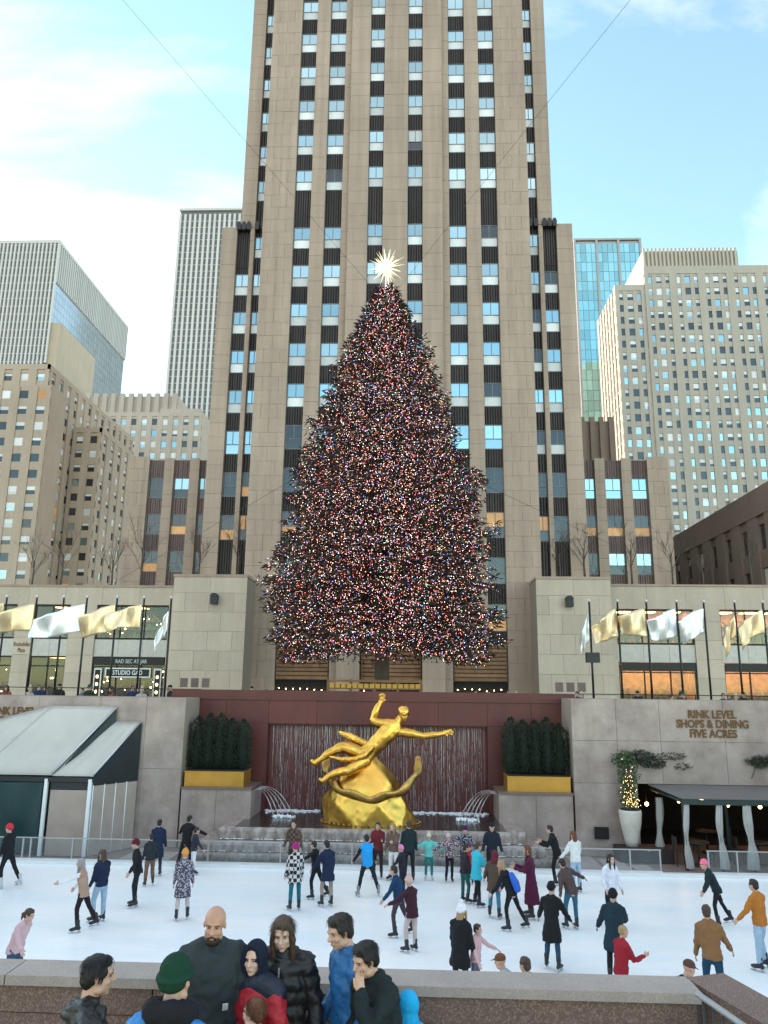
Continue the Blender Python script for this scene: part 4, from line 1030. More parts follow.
def dining_set(x, y, lab):
    t = empty('dining_table', (x, y, 0), label='small dark dining table ' + lab, cat='table', group='dining tables in the pavilion')
    MB().tube([(x, y, .69), (x, y, .73)], .38, 16).build('table_top', M['chair'], t); MB().tube([(x, y, 0), (x, y, .69)], .035, 8).build('leg', M['chair'], t); MB().tube([(x, y, -.05), (x, y, 0)], .22, 12).build('base', M['chair'], t)
    for k, s in enumerate((-1, 1)):
        c = empty('dining_chair', (x + s * .62, y, 0), rz=0, label='dark dining chair %s of the table %s' % ('left' if s < 0 else 'right', lab), cat='chair', group='dining chairs in the pavilion')
        cx = x + s * .62
        MB().box(cx - .2, cx + .2, y - .2, y + .2, .42, .46).build('seat', M['chair'], c)
        bx_ = cx + s * .19; MB().box(bx_ - .02, bx_ + .02, y - .2, y + .2, .52, .88).build('backrest', M['chair'], c)
        for a_ in (-1, 1):
            for b_ in (-1, 1): MB().box(cx + a_ * .18 - .018, cx + a_ * .18 + .018, y + b_ * .18 - .018, y + b_ * .18 + .018, -.05, .42 if a_ != s else .9).build('leg', M['chair'], c)
dining_set(9.8, 28.75, 'nearest the pavilion corner'); dining_set(11.9, 28.9, 'by the tied-back double curtain'); dining_set(10.9, 31.0, 'in the dim room behind the pavilion')
# planter with lit shrub
pot = empty('flower_pot', (7.72, 29.4, .42), label='tall pale stone pot holding the shrub with fairy lights', cat='pot')
MB().tube([(7.72, 29.4, .42), (7.72, 29.4, .6), (7.72, 29.4, 1.2), (7.72, 29.4, 1.55), (7.72, 29.4, 1.63)], [.20, .24, .37, .40, .38], 20).build('bowl', M['pot'], pot)
MB().tube([(7.72, 29.4, 1.632), (7.72, 29.4, 1.66)], .34, 20).build('soil', M['dark'], pot)
tag(MB().box(7.15, 9.0, 28.95, 29.8, -.05, .415).build('low_bench', M['chair']), 'low dark bench under the pale stone pot', 'bench')
shrub = empty('shrub', (7.72, 29.4, 1.64), label='leafy shrub wound with glowing fairy lights in the stone pot', cat='plant')
MB().tube([(7.72, 29.4, 1.64), (7.70, 29.4, 2.4), (7.75, 29.45, 3.2)], [.05, .04, .02], 7).build('trunk', M['bark'], shrub)
lf = MB(); fl_ = MB(); rg = random.Random(5)
def leafcloud(mb, c, r_, n, ln=.11, wd=.03):
    for _ in range(n):
        d = Vector((rg.gauss(0, 1), rg.gauss(0, 1), rg.gauss(0, 1))); d.normalize()
        p = Vector(c) + Vector((d.x * r_[0], d.y * r_[1], d.z * r_[2])) * rg.uniform(.3, 1.05)
        spray(mb, p, (d + Vector((0, 0, -.3))).normalized(), rg.uniform(.6, 1.2) * ln, wd, rg)
leafcloud(lf, (7.7, 29.4, 2.05), (.30, .25, .45), 420); leafcloud(lf, (7.75, 29.45, 2.8), (.34, .25, .55), 520); leafcloud(lf, (7.6, 29.5, 3.35), (.38, .28, .25), 420)
for i in range(84):
    p = Vector((7.7 + rg.gauss(0, .15), 29.18 + rg.uniform(-.12, .1), 1.75 + abs(rg.gauss(0, .55))))
    if p.z < 3.4: fl_.add([p + Vector(o_) * rg.uniform(.009, .015) for o_ in OCT], OCF)
tag(lf.build('foliage', M['leaf'], shrub), kind='stuff'); M['fairy'].cycles.emission_sampling = 'NONE'; tag(fl_.build('fairy_lights', M['fairy'], shrub), kind='stuff')
for (nm, cs, lab) in (('wall_vine', [((8.35, 29.85, 3.4), (.5, .14, .22), 500), ((8.8, 29.88, 3.2), (.45, .1, .18), 320), ((9.5, 29.92, 3.45), (.55, .06, .10), 90), ((9.9, 29.92, 3.1), (.3, .05, .1), 40)], 'creeping vine on the granite wall above the stone pot'),
                  ('wall_vine', [((12.6, 29.85, 3.3), (.5, .14, .17), 380), ((13.3, 29.85, 3.35), (.6, .14, .2), 380)], 'creeping vine on the granite wall at the right edge')):
    v = empty(nm, (cs[0][0][0], 29.9, 3.0), label=lab, cat='vine', group='wall vines')
    MB().tube([(cs[0][0][0] - .3, 29.93, 2.7), (cs[0][0][0], 29.93, 3.3), (cs[-1][0][0], 29.93, 3.35)], .015, 5).build('stem', M['bark'], v)
    lf = MB()
    for (c, r_, n_) in cs: leafcloud(lf, c, r_, n_)
    tag(lf.build('foliage', M['vine'], v), kind='stuff')
tag(MB().box(6.55, 7.05, 29.86, 29.955, .55, .95).build('wall_vent', M['dark']), 'square dark vent low on the granite wall left of the pot', 'vent')
# ================================================================== glass fence along the far side of the ice
def fence(x0, x1, lab, posts):
    f = empty('glass_fence', ((x0 + x1) / 2, 27.0, 0), label=lab, cat='fence')
    MB().box(x0, x1, 26.93, 27.05, -.05, .12).build('kick_board', M['white'], f)
    MB().box(x0, x1, 26.97, 27.01, .735, .77).build('top_rail', M['rail'], f)
    for a, b in zip(posts[:-1], posts[1:]): MB().box(a + .04, b - .04, 26.985, 26.995, .12, .72).build('pane', M['glass'], f)
    for p in posts: MB().box(p - .024, p + .024, 26.965, 27.015, .12, .735).build('post', M['rail'], f)
    return f
fence(-22, 8.0, 'long glass rink fence with pale posts in front of the fountain', [-22 + .035, -19.6, -17.2, -14.9, -12.98, -12.72, -11.3, -9.1, -6.75, -4.35, -2.0, .4, 2.75, 5.1, 7.0, 7.96])
fence(9.45, 19, 'glass rink fence with pale posts in front of the pavilion', [9.49, 10.4, 12.8, 15.2, 17.6, 18.96])
# ================================================================== near terrace with granite parapet
tr = MB(); tr.box(-14, 3.4, .9, 6.6, -.05, 2.5)
tag(tr.build('terrace', M['plaza']), kind='structure')
par = empty('granite_parapet', (-5, 6.6, 2.5), label='brown granite parapet with pale coping at the front edge of the terrace', cat='parapet')
MB().box(-14, 2.12, 6.58, 6.80, -.05, 3.44).build('core', M['lime_joint'], par)
blocks('granite_panel', [(-13.0 + 2.0 * i if i < 7 else .0, 6.565, 2.87, 1.985, .05, .74) for i in range(7)] + [(1.06, 6.565, 2.87, 2.09, .05, .74)], M['granite_brown'], par)
blocks('granite_band', [(-13.0 + 2.0 * i, 6.555, 3.345, 1.99, .06, .19) for i in range(7)] + [(1.06, 6.555, 3.345, 2.09, .06, .19)], M['granite_brown'], par)
blocks('coping_stone', [(-12.6 + 2.7 * i, 6.665, 3.48, 2.69, .36, .07) for i in range(5)] + [(.83, 6.665, 3.48, 2.67, .36, .07)], M['granite_cope'], par)
pr_ = empty('granite_parapet', (2.4, 6.0, 2.5), label='brown granite return parapet sloping out of the lower right corner', cat='parapet')
ax = Vector((.35, -.94, 0)).normalized(); nx_ = Vector((ax.y, -ax.x, 0)) * -1   # nx_ points to the right (+x)
def slab(o_, l0, l1, d0, d1, za_, zb, nm, mt, drop=0.0):
    b = MB(); P0 = Vector((2.17, 6.84, 0))
    vs = []
    for zz in (0, 1):
        for (l, d_) in ((l0, d0), (l1, d0), (l1, d1), (l0, d1)):
            p = P0 + ax * l + nx_ * d_; vs.append((p.x, p.y, (za_ if zz == 0 else zb) - drop * l))
    b.add(vs, BOXF); return b.build(nm, mt, o_)
slab(pr_, .03, 6, .03, .27, 1.2, 3.42, 'core', M['lime_joint'], .05)
for i in range(3): slab(pr_, .05 + i * 1.9, 1.93 + i * 1.9, -.0, .05, 2.4, 3.42, 'granite_panel', M['granite_brown'], .05); slab(pr_, .02 + i * 1.9, 1.9 + i * 1.9, -.03, .33, 3.43, 3.52, 'coping_stone', M['granite_brown'], .05)
# handrail beside the return parapet
hr = empty('handrail', (2.1, 6.2, 2.5), label='dark metal handrail with upright bars in the lower right corner', cat='handrail')
h0 = Vector((2.02, 6.18, 3.62))
def hp(l, z_): p = h0 + Vector((.47, -.88, 0)) * l; return (p.x, p.y, z_ - .19 * l)
MB().tube([hp(0, 3.62), hp(2.5, 3.62)], .022, 8).build('rail', M['metal_pale'], hr)
for i in range(24): MB().tube([hp(.05 + i * .085, 2.6), hp(.05 + i * .085, 3.61)], .009, 6).build('bar', M['rubber'], hr)
# ================================================================== bare trees on the roof terraces
def bare_tree(seed, h):
    rg = random.Random(seed); t = MB(); br = MB()
    t.tube([(0, 0, 0), (.05, 0, h * .3), (0, .05, h * .55)], [.09, .07, .05], 6)
    def grow(p, d, L, r_, lv):
        q = p + d * L; br.tube([p, p.lerp(q, .5) + Vector((rg.uniform(-.05, .05), rg.uniform(-.05, .05), 0)) * L, q], [r_, r_ * .8, r_ * .55], 4)
        if lv == 0: return
        for k in range(3 if lv > 1 else 4):
            nd = (d + Vector((rg.uniform(-.75, .75), rg.uniform(-.75, .75), rg.uniform(-.1, .6)))).normalized(); grow(p.lerp(q, rg.uniform(.45, 1)), nd, L * rg.uniform(.55, .75), r_ * .55, lv - 1)
    for k in range(6):
        an = k * 1.1 + rg.uniform(-.3, .3); z_ = h * (.25 + .05 * k); grow(Vector((.02, 0, z_)), Vector((math.cos(an) * .5, math.sin(an) * .5, .9)).normalized(), h * .30, .024, 3)
    e = empty('bare_tree'); t.build('trunk', M['bark'], e); tag(br.build('branches', M['bark'], e), kind='stuff'); return e
pa, pb = bare_tree(3, 4.6), bare_tree(9, 5.4)
spots = [(-31.5, 62, 'a'), (-28.6, 61, 'b'), (-24.6, 61.5, 'a'), (-22.0, 61, 'b'), (-17.3, 60.8, 'a'), (-14.2, 61, 'a'), (11.6, 61, 'a'), (13.5, 60.8, 'a'), (17.2, 61, 'b'), (20.4, 61.2, 'b'), (22.9, 61.5, 'a'), (26.5, 61, 'b')]
used = set()
for i, (x, y, k) in enumerate(spots):
    src = pa if k == 'a' else pb
    e = src if k not in used else copy_tree(src); used.add(k)
    zr = 14.0 if -18.1 < x < -12.5 or 9 < x < 14.5 else (13.26 if x < 0 else 13.6)
    e.location = (x, y, zr); e.rotation_euler = (0, 0, i * 1.3); s_ = .85 + .3 * random.random(); e.scale = (s_, s_, s_)
    sd = 'left' if x < 0 else 'right'; k_ = i if x < 0 else i - 6
    tag(e, '%s leafless little tree from the left on the roof %s of the skyscraper' % (ORD[k_], sd), 'tree', 'bare trees on the roofs')
# ================================================================== people: body builder
JOBS = []
WRINK = bpy.data.textures.new('cloth_wrinkles', 'CLOUDS'); WRINK.noise_scale = .085; WRINK.noise_depth = 2
LUMP = bpy.data.textures.new('soft_lumps', 'CLOUDS'); LUMP.noise_scale = .38; LUMP.noise_depth = 1
FUZZ = bpy.data.textures.new('hair_fuzz', 'CLOUDS'); FUZZ.noise_scale = .035; FUZZ.noise_depth = 1
def job(mb, voxel, smooth, cb, disp=0., tex=None, mid=.5):
    o = bpy.data.objects.new('tmp', mb.mesh('tmp')); COL.objects.link(o)
    md = o.modifiers.new('r', 'REMESH'); md.mode = 'VOXEL'; md.voxel_size = voxel; md.use_smooth_shade = True
    if smooth: s = o.modifiers.new('s', 'SMOOTH'); s.factor = .5; s.iterations = smooth
    if disp: d = o.modifiers.new('d', 'DISPLACE'); d.texture = tex or WRINK; d.texture_coords = 'LOCAL'; d.strength = disp; d.mid_level = mid
    JOBS.append((o, cb))
def run_jobs():
    dg = bpy.context.evaluated_depsgraph_get()
    for o, cb in JOBS: cb(arrays(o.evaluated_get(dg).to_mesh()))
    for o, cb in JOBS:
        me = o.data; bpy.data.objects.remove(o); bpy.data.meshes.remove(me)
    JOBS.clear()
def arrays(me):
    v = np.empty(len(me.vertices) * 3, np.float32); me.vertices.foreach_get('co', v)
    l = np.empty(len(me.loops), np.int32); me.loops.foreach_get('vertex_index', l)
    t = np.empty(len(me.polygons), np.int32); me.polygons.foreach_get('loop_total', t)
    return v.reshape(-1, 3), l, t
def mb_arrays(mb):
    return np.array([tuple(p) for p in mb.v], np.float32), np.array([i for f in mb.f for i in f], np.int32), np.array([len(f) for f in mb.f], np.int32)
def combine(name, parts, mats):
    """parts: (arrays, 4x4 or None, material index)"""
    V, Lp, T, MI = [], [], [], []; b = 0
    for (v, l, t), mx_, mi in parts:
        if mx_ is not None:
            m4 = np.array(mx_, np.float32); v = v @ m4[:3, :3].T + m4[:3, 3]
        V.append(v); Lp.append(l + b); T.append(t); MI.append(np.full(len(t), mi, np.int32)); b += len(v)
    V = np.concatenate(V); Lp = np.concatenate(Lp); T = np.concatenate(T); MI = np.concatenate(MI)
    me = bpy.data.meshes.new(name); me.vertices.add(len(V)); me.vertices.foreach_set('co', V.ravel())
    me.loops.add(len(Lp)); me.loops.foreach_set('vertex_index', Lp)
    me.polygons.add(len(T)); me.polygons.foreach_set('loop_start', np.concatenate(([0], np.cumsum(T)[:-1])).astype(np.int32))
    me.polygons.foreach_set('material_index', MI); me.polygons.foreach_set('use_smooth', np.ones(len(T), bool))
    for m_ in mats: me.materials.append(m_)
    me.update(calc_edges=True); me.validate(); return me
TPL = {}
def keep(k): return lambda a: TPL.__setitem__(k, a)
# head: origin between the ears, face towards +y
h = MB(); h.ball((0, -.012, .030), (.077, .095, .086), 18, 12); h.ball((0, .022, -.045), (.061, .068, .078), 16, 12); h.ball((0, .064, -.098), (.026, .022, .020), 10, 8)
h.tube([(0, .082, .020), (0, .100, -.012), (0, .106, -.024)], [.010, .013, .016], 8, dome=True); h.ball((.012, .096, -.026), .010, 8, 6); h.ball((-.012, .096, -.026), .010, 8, 6)
h.ball((0, .070, .030), (.052, .020, .013), 12, 8)
for s in (-1, 1): h.ball((s * .036, .058, -.030), (.026, .026, .024), 10, 8); h.ball((s * .076, -.006, -.008), (.009, .016, .028), 8, 8); h.ball((s * .05, .015, -.075), (.02, .035, .025), 8, 6)
h.ball((0, .083, -.062), (.024, .012, .007), 10, 6); h.ball((0, .081, -.074), (.021, .012, .007), 10, 6)
h.tube([(0, -.015, -.05), (0, -.028, -.12), (0, -.03, -.17)], [.052, .050, .048], 12, dome=True)
job(h, .0065, 2, keep('head')); job(h, .013, 1, keep('head_lo'))
ey = MB(); br = MB(); lp = MB()
for s in (-1, 1):
    ey.ball((s * .031, .0775, .006), (.0095, .008, .0050), 8, 6)
    br.tube([(s * .014, .090, .022), (s * .032, .090, .027), (s * .050, .078, .021)], [.002, .003, .0018], 5, dome=True)
lp.ball((0, .090, -.067), (.021, .008, .006), 10, 6)
TPL['eye'], TPL['brow'], TPL['lip'] = mb_arrays(ey), mb_arrays(br), mb_arrays(lp)
# hand: origin at the wrist, fingers along -z, palm facing -x, thumb towards +y
def hand(curl):
    m = MB(); m.tube([(0, 0, .01), (0, .002, -.04), (0, .003, -.085)], [(.016, .026), (.015, .040), (.013, .042)], 10, ref=(1, 0, 0), dome=True)
    for (y, L, r_) in ((.031, .072, .0085), (.011, .080, .009), (-.010, .075, .0085), (-.030, .058, .0075)):
        p = Vector((0, y, -.085)); pts = [p]; a = curl * .35
        for seg in (.45, .32, .23):
            p = p + Vector((-math.sin(a), 0, -math.cos(a))) * L * seg; pts.append(p); a += curl * .55
        m.tube(pts, [r_, r_ * .95, r_ * .88, r_ * .75], 7, dome=True)
    m.tube([(0, .026, -.022), (-.014, .052, -.045), (-.020, .060, -.072), (-.022, .060, -.092)], [.013, .0115, .0095, .008], 7, dome=True)
    return m
job(hand(.9), .005, 1, keep('hand')); job(hand(.35), .005, 1, keep('hand_open')); job(hand(.7), .0085, 1, keep('hand_lo'))
# skate boot and shoe: origin at the ankle joint, toe towards +y
b = MB(); b.tube([(0, -.005, .13), (0, -.005, .05), (0, -.01, -.01)], [(.052, .060), (.046, .056), (.045, .062)], 12, dome=True, ref=(1, 0, 0)); b.tube([(0, -.055, -.045), (0, .02, -.04), (0, .10, -.055), (0, .165, -.062)], [.040, .046, .045, .034], 10, dome=True)
job(b, .011, 1, keep('boot'))
bl = MB(); bl.box(-.004, .004, -.10, .20, -.150, -.128); bl.box(-.012, .012, -.075, -.02, -.130, -.085); bl.box(-.012, .012, .09, .15, -.130, -.090); bl.prism([(.20, -.150), (.225, -.13), (.20, -.128)], 'x', -.004, .004)
TPL['blade'] = mb_arrays(bl)
# hair and hats, in head coordinates
def hair_mb(kind):
    m = MB()
    if kind in ('short', 'long', 'bun', 'pony'):
        m.ball((0, -.024, .048), (.083, .098, .083), 18, 12); m.ball((0, -.058, -.012), (.076, .060, .080), 14, 10)
        m.ball((0, .026, .086), (.066, .050, .040), 12, 8)
        for s in (-1, 1): m.ball((s * .068, .012, .034), (.016, .046, .040), 10, 8)
    if kind == 'long':
        m.tube([(0, -.07, .02), (0, -.085, -.12), (0, -.09, -.26)], [(.080, .045), (.092, .042), (.075, .03)], 12, ref=(1, 0, 0), dome=True)
        for s in (-1, 1): m.tube([(s * .066, .028, .055), (s * .080, .026, -.03), (s * .082, .036, -.14), (s * .075, .055, -.24)], [.020, .027, .028, .018], 9, dome=True)
    if kind == 'bun': m.ball((0, -.10, .09), .042, 10, 8)
    if kind == 'pony': m.tube([(0, -.105, .03), (0, -.145, -.03), (0, -.14, -.16)], [.028, .035, .012], 9, dome=True)
    if kind in ('beanie', 'pom'):
        m.ball((0, -.016, .062), (.090, .108, .098), 18, 12); m.ball((0, -.045, .005), (.084, .085, .055), 14, 10); m.tube([(.092 * math.cos(a), -.012 + .109 * math.sin(a), .036 + .010 * math.sin(a)) for a in [k * math.pi / 12 for k in range(25)]], .018, 7)
    if kind == 'pom': m.ball((0, -.03, .185), .048, 10, 8)
    if kind == 'cap':
        m.ball((0, -.014, .058), (.086, .104, .080), 18, 12); m.tube([(0, .06, .045), (0, .13, .036), (0, .165, .030)], [(.070, .008), (.066, .008), (.045, .007)], 12, ref=(1, 0, 0), dome=True)
    if kind == 'hood':
        m.ball((0, -.035, .020), (.104, .112, .128), 18, 12); m.tube([(0, -.06, -.08), (0, -.06, -.17)], [.10, .115], 12, dome=True)
        m.tube([(.088 * math.cos(a), .052 + .0 * math.sin(a), -.005 + .118 * math.sin(a)) for a in [math.pi * (-.28 + 1.56 * k / 20) for k in range(21)]], .016, 7, dome=True)
    if kind == 'fade':
        m.ball((0, -.020, .046), (.080, .094, .078), 18, 12); m.ball((0, -.05, .0), (.072, .060, .062), 14, 10)
    if kind == 'muffs':
        m.ball((0, -.024, .048), (.083, .098, .083), 18, 12); m.ball((0, -.058, -.012), (.076, .060, .080), 14, 10)
        for s in (-1, 1): m.ball((s * .088, -.005, .0), (.022, .045, .048), 10, 8)
    return m
for k in ('short', 'long', 'bun', 'pony', 'beanie', 'pom', 'cap', 'hood', 'fade', 'muffs'):
    dd = .013 if k in ('short', 'long', 'bun', 'pony') else .004
    job(hair_mb(k), .0085, 1, keep('hair_' + k), disp=dd, tex=FUZZ); job(hair_mb(k), .014, 1, keep('hairlo_' + k), disp=dd, tex=FUZZ)
run_jobs()
SKIN = [mat('skin_%d' % i, c, .5, var=.13, scale=16, spec=.4, bump=.2, bscale=90) for i, c in enumerate(((.52, .31, .22), (.46, .25, .17), (.58, .37, .29), (.30, .16, .10)))]
M['eye'] = mat('eye', (.07, .05, .04), .2); M['lip'] = mat('lip', (.42, .17, .14), .5)
HAIRC = {'black': (.010, .009, .009), 'dark': (.022, .015, .011), 'brown': (.060, .034, .020), 'blonde': (.36, .22, .10), 'grey': (.28, .26, .25), 'red': (.13, .045, .02)}
FAB = {}
def fabric(col, rough=.82, pat=None):
    k = (tuple(col), rough, pat)
    if k not in FAB:
        m_ = mat('fabric', col, rough, var=.14, scale=6, bump=.25, bscale=35, spec=.25 if rough > .6 else .5)
        if pat:
            N_ = m_.node_tree.nodes; L_ = m_.node_tree.links; bs = N_['Principled BSDF']; tcn = N_.new('ShaderNodeTexCoord')
            if pat[0] == 'check': tx = N_.new('ShaderNodeTexChecker'); tx.inputs['Scale'].default_value = pat[1]; fo_ = tx.outputs['Fac']
            else: tx = N_.new('ShaderNodeTexVoronoi'); tx.inputs['Scale'].default_value = pat[1]; rp_ = N_.new('ShaderNodeMath'); rp_.operation = 'GREATER_THAN'; rp_.inputs[1].default_value = .42; L_.new(tx.outputs['Distance'], rp_.inputs[0]); fo_ = rp_.outputs[0]
            L_.new(tcn.outputs['Object'], tx.inputs['Vector']); mxn = N_.new('ShaderNodeMix'); mxn.data_type = 'RGBA'
            mxn.inputs['A'].default_value = tuple(col) + (1,); mxn.inputs['B'].default_value = tuple(pat[2:5]) + (1,); L_.new(fo_, mxn.inputs['Factor']); L_.new(mxn.outputs['Result'], bs.inputs['Base Color'])
        FAB[k] = m_
    return FAB[k]
def Rx(d): return Matrix.Rotation(R(d), 3, 'X')
def Ry(d): return Matrix.Rotation(R(d), 3, 'Y')
def Rz(d): return Matrix.Rotation(R(d), 3, 'Z')
DOWN = Vector((0, 0, -1))
ARM = {'down': (6, 9, 14), 'out': (8, 62, 14), 'outfwd': (42, 34, 14), 'fwd': (62, 6, 16), 'hip': (-8, 24, 70), 'pocket': (-6, 16, 42), 'face': (58, 6, 128), 'hold': (28, 6, 78), 'back': (-28, 12, 18), 'low': (20, 22, 16), 'wide': (0, 82, 8), 'hug': (34, 30, 62)}
LEG = {'st': (0, 3, 0), 'gl': (14, 5, 22), 'bk': (-20, 7, 10), 'fw': (22, 4, 12), 'wide': (2, 15, 3), 'bent': (26, 4, 44), 'cross': (4, -1, 8)}
def person(loc, face, hgt, label, jacket, jcol, pants, hair, arms=('down', 'down'), legs=('st', 'st'), lean=4, side=0, skin=0, head=(0, 0), rough=.82, pat=None, pcol2=None,
           hem=-.10, bulk=1.0, pw=1.0, skates=True, fine=False, group=None, hand='hand', extra=None, scol=(.016, .016, .018), cname='jacket', beard=None, build=1.0, hoodie=False, collar=True, sleeve=None, puff=0):
    k = hgt / 1.76
    root = empty('person', loc, R(face), label=label, cat='person', group=group)
    Rt = Ry(side) @ Rx(-lean)
    drop = .0
    hips = {}; P = Vector((0, 0, .93)); ank = {}; kn = {}; hipj = {}; sh_d = {}
    for s, lg in ((-1, legs[0]), (1, legs[1])):
        sw, ab, bd = LEG[lg] if isinstance(lg, str) else lg
        hj = P + Vector((s * .092, 0, -.02)); d1 = Rx(sw) @ Ry(-s * ab) @ DOWN; d2 = Rx(sw - bd) @ Ry(-s * ab * .8) @ DOWN
        kk = hj + d1 * .42; aa = kk + d2 * .40; hipj[s], kn[s], ank[s] = hj, kk, aa; sh_d[s] = sw - bd
    low = min(a.z for a in ank.values()) - (.150 if skates else .10)
    up = Vector((0, 0, -low)); P = P + up
    for dct in (hipj, kn, ank):
        for s in dct: dct[s] = dct[s] + up
    # the trunk balances over the feet
    tr_ = lambda x, y, z_: P + Rt @ Vector((x, y, z_))
    shj, el, wr, fdir, udir = {}, {}, {}, {}, {}
    for s, ar in ((-1, arms[0]), (1, arms[1])):
        ar = ARM[ar] if isinstance(ar, str) else ar; inn = ar[3] if len(ar) > 3 else 0
        sj = tr_(s * .170 * build, 0, .432); ro = Rx(ar[0]) @ Ry(-s * ar[1]); u_ = ro @ DOWN; f_ = ro @ Rx(ar[2]) @ Ry(s * inn) @ DOWN
        shj[s], el[s], wr[s], fdir[s], udir[s] = sj, sj + u_ * .285, sj + u_ * .285 + f_ * .245, f_, u_
    nk = tr_(0, 0, .545); Rh = Ry(side * .5) @ Rx(-lean * .4 - head[0]) ; Rh = Rh @ Rz(head[1]); hc = nk + Rt @ Vector((0, .012, 0)) + Rh @ Vector((0, .026, .126))
    if hgt < 1.45: hs = 1.0 + (1.45 - hgt) * .45
    else: hs = .94 if fine else 1.0
    S = Matrix.Scale(k, 4)
    vox = .0125 if fine else .024
    w = build
    # ---- body (skin): one continuous surface
    bd_ = MB()
    bd_.tube([tr_(0, 0, -.10), tr_(0, 0, .08), tr_(0, 0, .28), tr_(0, 0, .41), tr_(0, 0, .47)], [(.12 * w, .085), (.11 * w, .08), (.125 * w, .085), (.12 * w, .065), (.06, .045)], 12, ref=(1, 0, 0), dome=True)
    bd_.tube([tr_(0, 0, .46), nk, nk + Rh @ Vector((0, .0, .06))], [.05, .05, .045], 10, dome=True)
    for s in (-1, 1):
        bd_.tube([hipj[s], kn[s], kn[s].lerp(ank[s], .35), ank[s]], [.07, .048, .045, .035], 8, dome=True)
        bd_.tube([shj[s], el[s], wr[s]], [.045, .034, .026], 8, dome=True)
    skin_m = SKIN[skin]
    def cb_body(a):
        Mh = S @ Matrix.Translation(hc) @ Rh.to_4x4() @ Matrix.Scale(hs, 4)
        parts = [(a, S, 0), (TPL['head' if fine else 'head_lo'], Mh, 0), (TPL['eye'], Mh, 1), (TPL['brow'], Mh, 2), (TPL['lip'], Mh, 3)]
        for s in (-1, 1):
            z_ = -fdir[s]; y_ = Vector((0, 1, 0)) if abs(z_.y) < .8 else Vector((0, 0, 1)); x_ = y_.cross(z_).normalized(); y_ = z_.cross(x_)
            q = Matrix((x_, y_, z_)).transposed().to_4x4()
            mir = Matrix.Scale(-1, 4, (1, 0, 0)) if s < 0 else Matrix.Identity(4)
            parts.append((TPL[hand if fine else 'hand_lo'], S @ Matrix.Translation(wr[s]) @ q @ mir, 0))
        ob('body', combine('body', parts, [skin_m, M['eye'], HM, M['lip']]), None, root).matrix_parent_inverse = Matrix()
    HM = hair_mat(hair[1]) if hair[0] not in ('beanie', 'pom', 'cap', 'hood') else hair_mat('dark')
    job(bd_, vox, 2, cb_body)
    # ---- upper garment
    g_ = MB(); B = bulk
    rings = [(.10, .150 * w, .112), (.28, .166 * w, .122), (.40, .150 * w, .108), (.485, .100 * w, .086)]
    low_r = [(-.04, .162 * w, .122)]
    zz = -.04
    while zz > hem + .02:
        zz = max(hem, zz - .12); low_r.insert(0, (zz, .170 * w + (-.04 - zz) * .10, .130 + (-.04 - zz) * .10))
    pts, rd = [], []
    for (z_, rx_, ry_) in low_r + rings:
        p = tr_(0, 0, z_)
        if z_ < -.05: p = P + Vector((0, (Rt @ Vector((0, 0, z_))).y * .35, z_))
        pts.append(p); rd.append((rx_ * B, ry_ * B))
    g_.tube(pts, rd, 16, ref=(1, 0, 0))
    for s in (-1, 1):
        if sleeve != 'none':
            e1 = wr[s] - fdir[s] * .01
            g_.tube([shj[s] + Rt @ Vector((-s * .05, 0, -.02)), shj[s], shj[s].lerp(el[s], .5), el[s], wr[s].lerp(el[s], .5), e1], [.075 * B, .070 * B, .062 * B, .054 * B, .048 * B, .043 * B], 10, dome=True)
    for s in (-1, 1): g_.tube([tr_(s * .04, -.01, .515), tr_(s * .10 * w, -.005, .478), tr_(s * .165 * w, 0, .43)], [.050 * B, .056 * B, .064 * B], 10, dome=True)
    if collar: g_.tube([tr_(0, -.012, .47), tr_(0, -.008, .555)], [(.078 * B, .075 * B), (.070, .070)], 12, ref=(1, 0, 0))
    if hoodie: g_.tube([tr_(-.08, -.02, .50), tr_(-.06, -.09, .49), tr_(0, -.11, .47), tr_(.06, -.09, .49), tr_(.08, -.02, .50), tr_(.05, .05, .475), tr_(0, .07, .455), tr_(-.05, .05, .475), tr_(-.08, -.02, .50)], .036, 8)
    jm = fabric(jcol, rough, pat)
    def cb_j(a):
        if puff:      # quilted rows: the cloth swells between the stitch lines
            v = a[0]; ph = np.abs(np.sin(v[:, 2] * math.pi / puff)) ** .6; c0 = np.array([P.x, P.y], np.float32); d_ = v[:, :2] - c0; d_ /= np.maximum(.02, np.linalg.norm(d_, axis=1))[:, None]; v[:, :2] += d_ * ((ph - .6) * .020)[:, None]
        ob(cname, combine(cname, [(a, S, 0)], [jm]), None, root).matrix_parent_inverse = Matrix()
    job(g_, .0135 if fine else .024, 1, cb_j, disp=.05 if fine else .045)
    if sleeve == 'none' and pcol2 is not None:      # vest: sleeves of another colour
        sl_ = MB()
        for s in (-1, 1): sl_.tube([shj[s], shj[s].lerp(el[s], .5), el[s], wr[s]], [.062, .055, .048, .040], 10, dome=True)
        slm = fabric(pcol2)
        job(sl_, .022, 1, lambda a: setattr(ob('sleeves', combine('sleeves', [(a, S, 0)], [slm]), None, root), 'matrix_parent_inverse', Matrix()), disp=.02)
    elif pcol2 is not None:                         # a coloured chest panel worn over the jacket
        ch = MB(); ch.tube([tr_(0, .02, .0), tr_(0, .03, .16), tr_(0, .034, .30), tr_(0, .03, .38)], [(.172 * w * B, .138 * B), (.174 * w * B, .142 * B), (.178 * w * B, .140 * B), (.150 * w * B, .112 * B)], 16, ref=(1, 0, 0))
        chm = fabric(pcol2, rough)
        job(ch, .0135 if fine else .024, 1, lambda a: setattr(ob('chest_panel', combine('chest_panel', [(a, S, 0)], [chm]), None, root), 'matrix_parent_inverse', Matrix()), disp=.02)
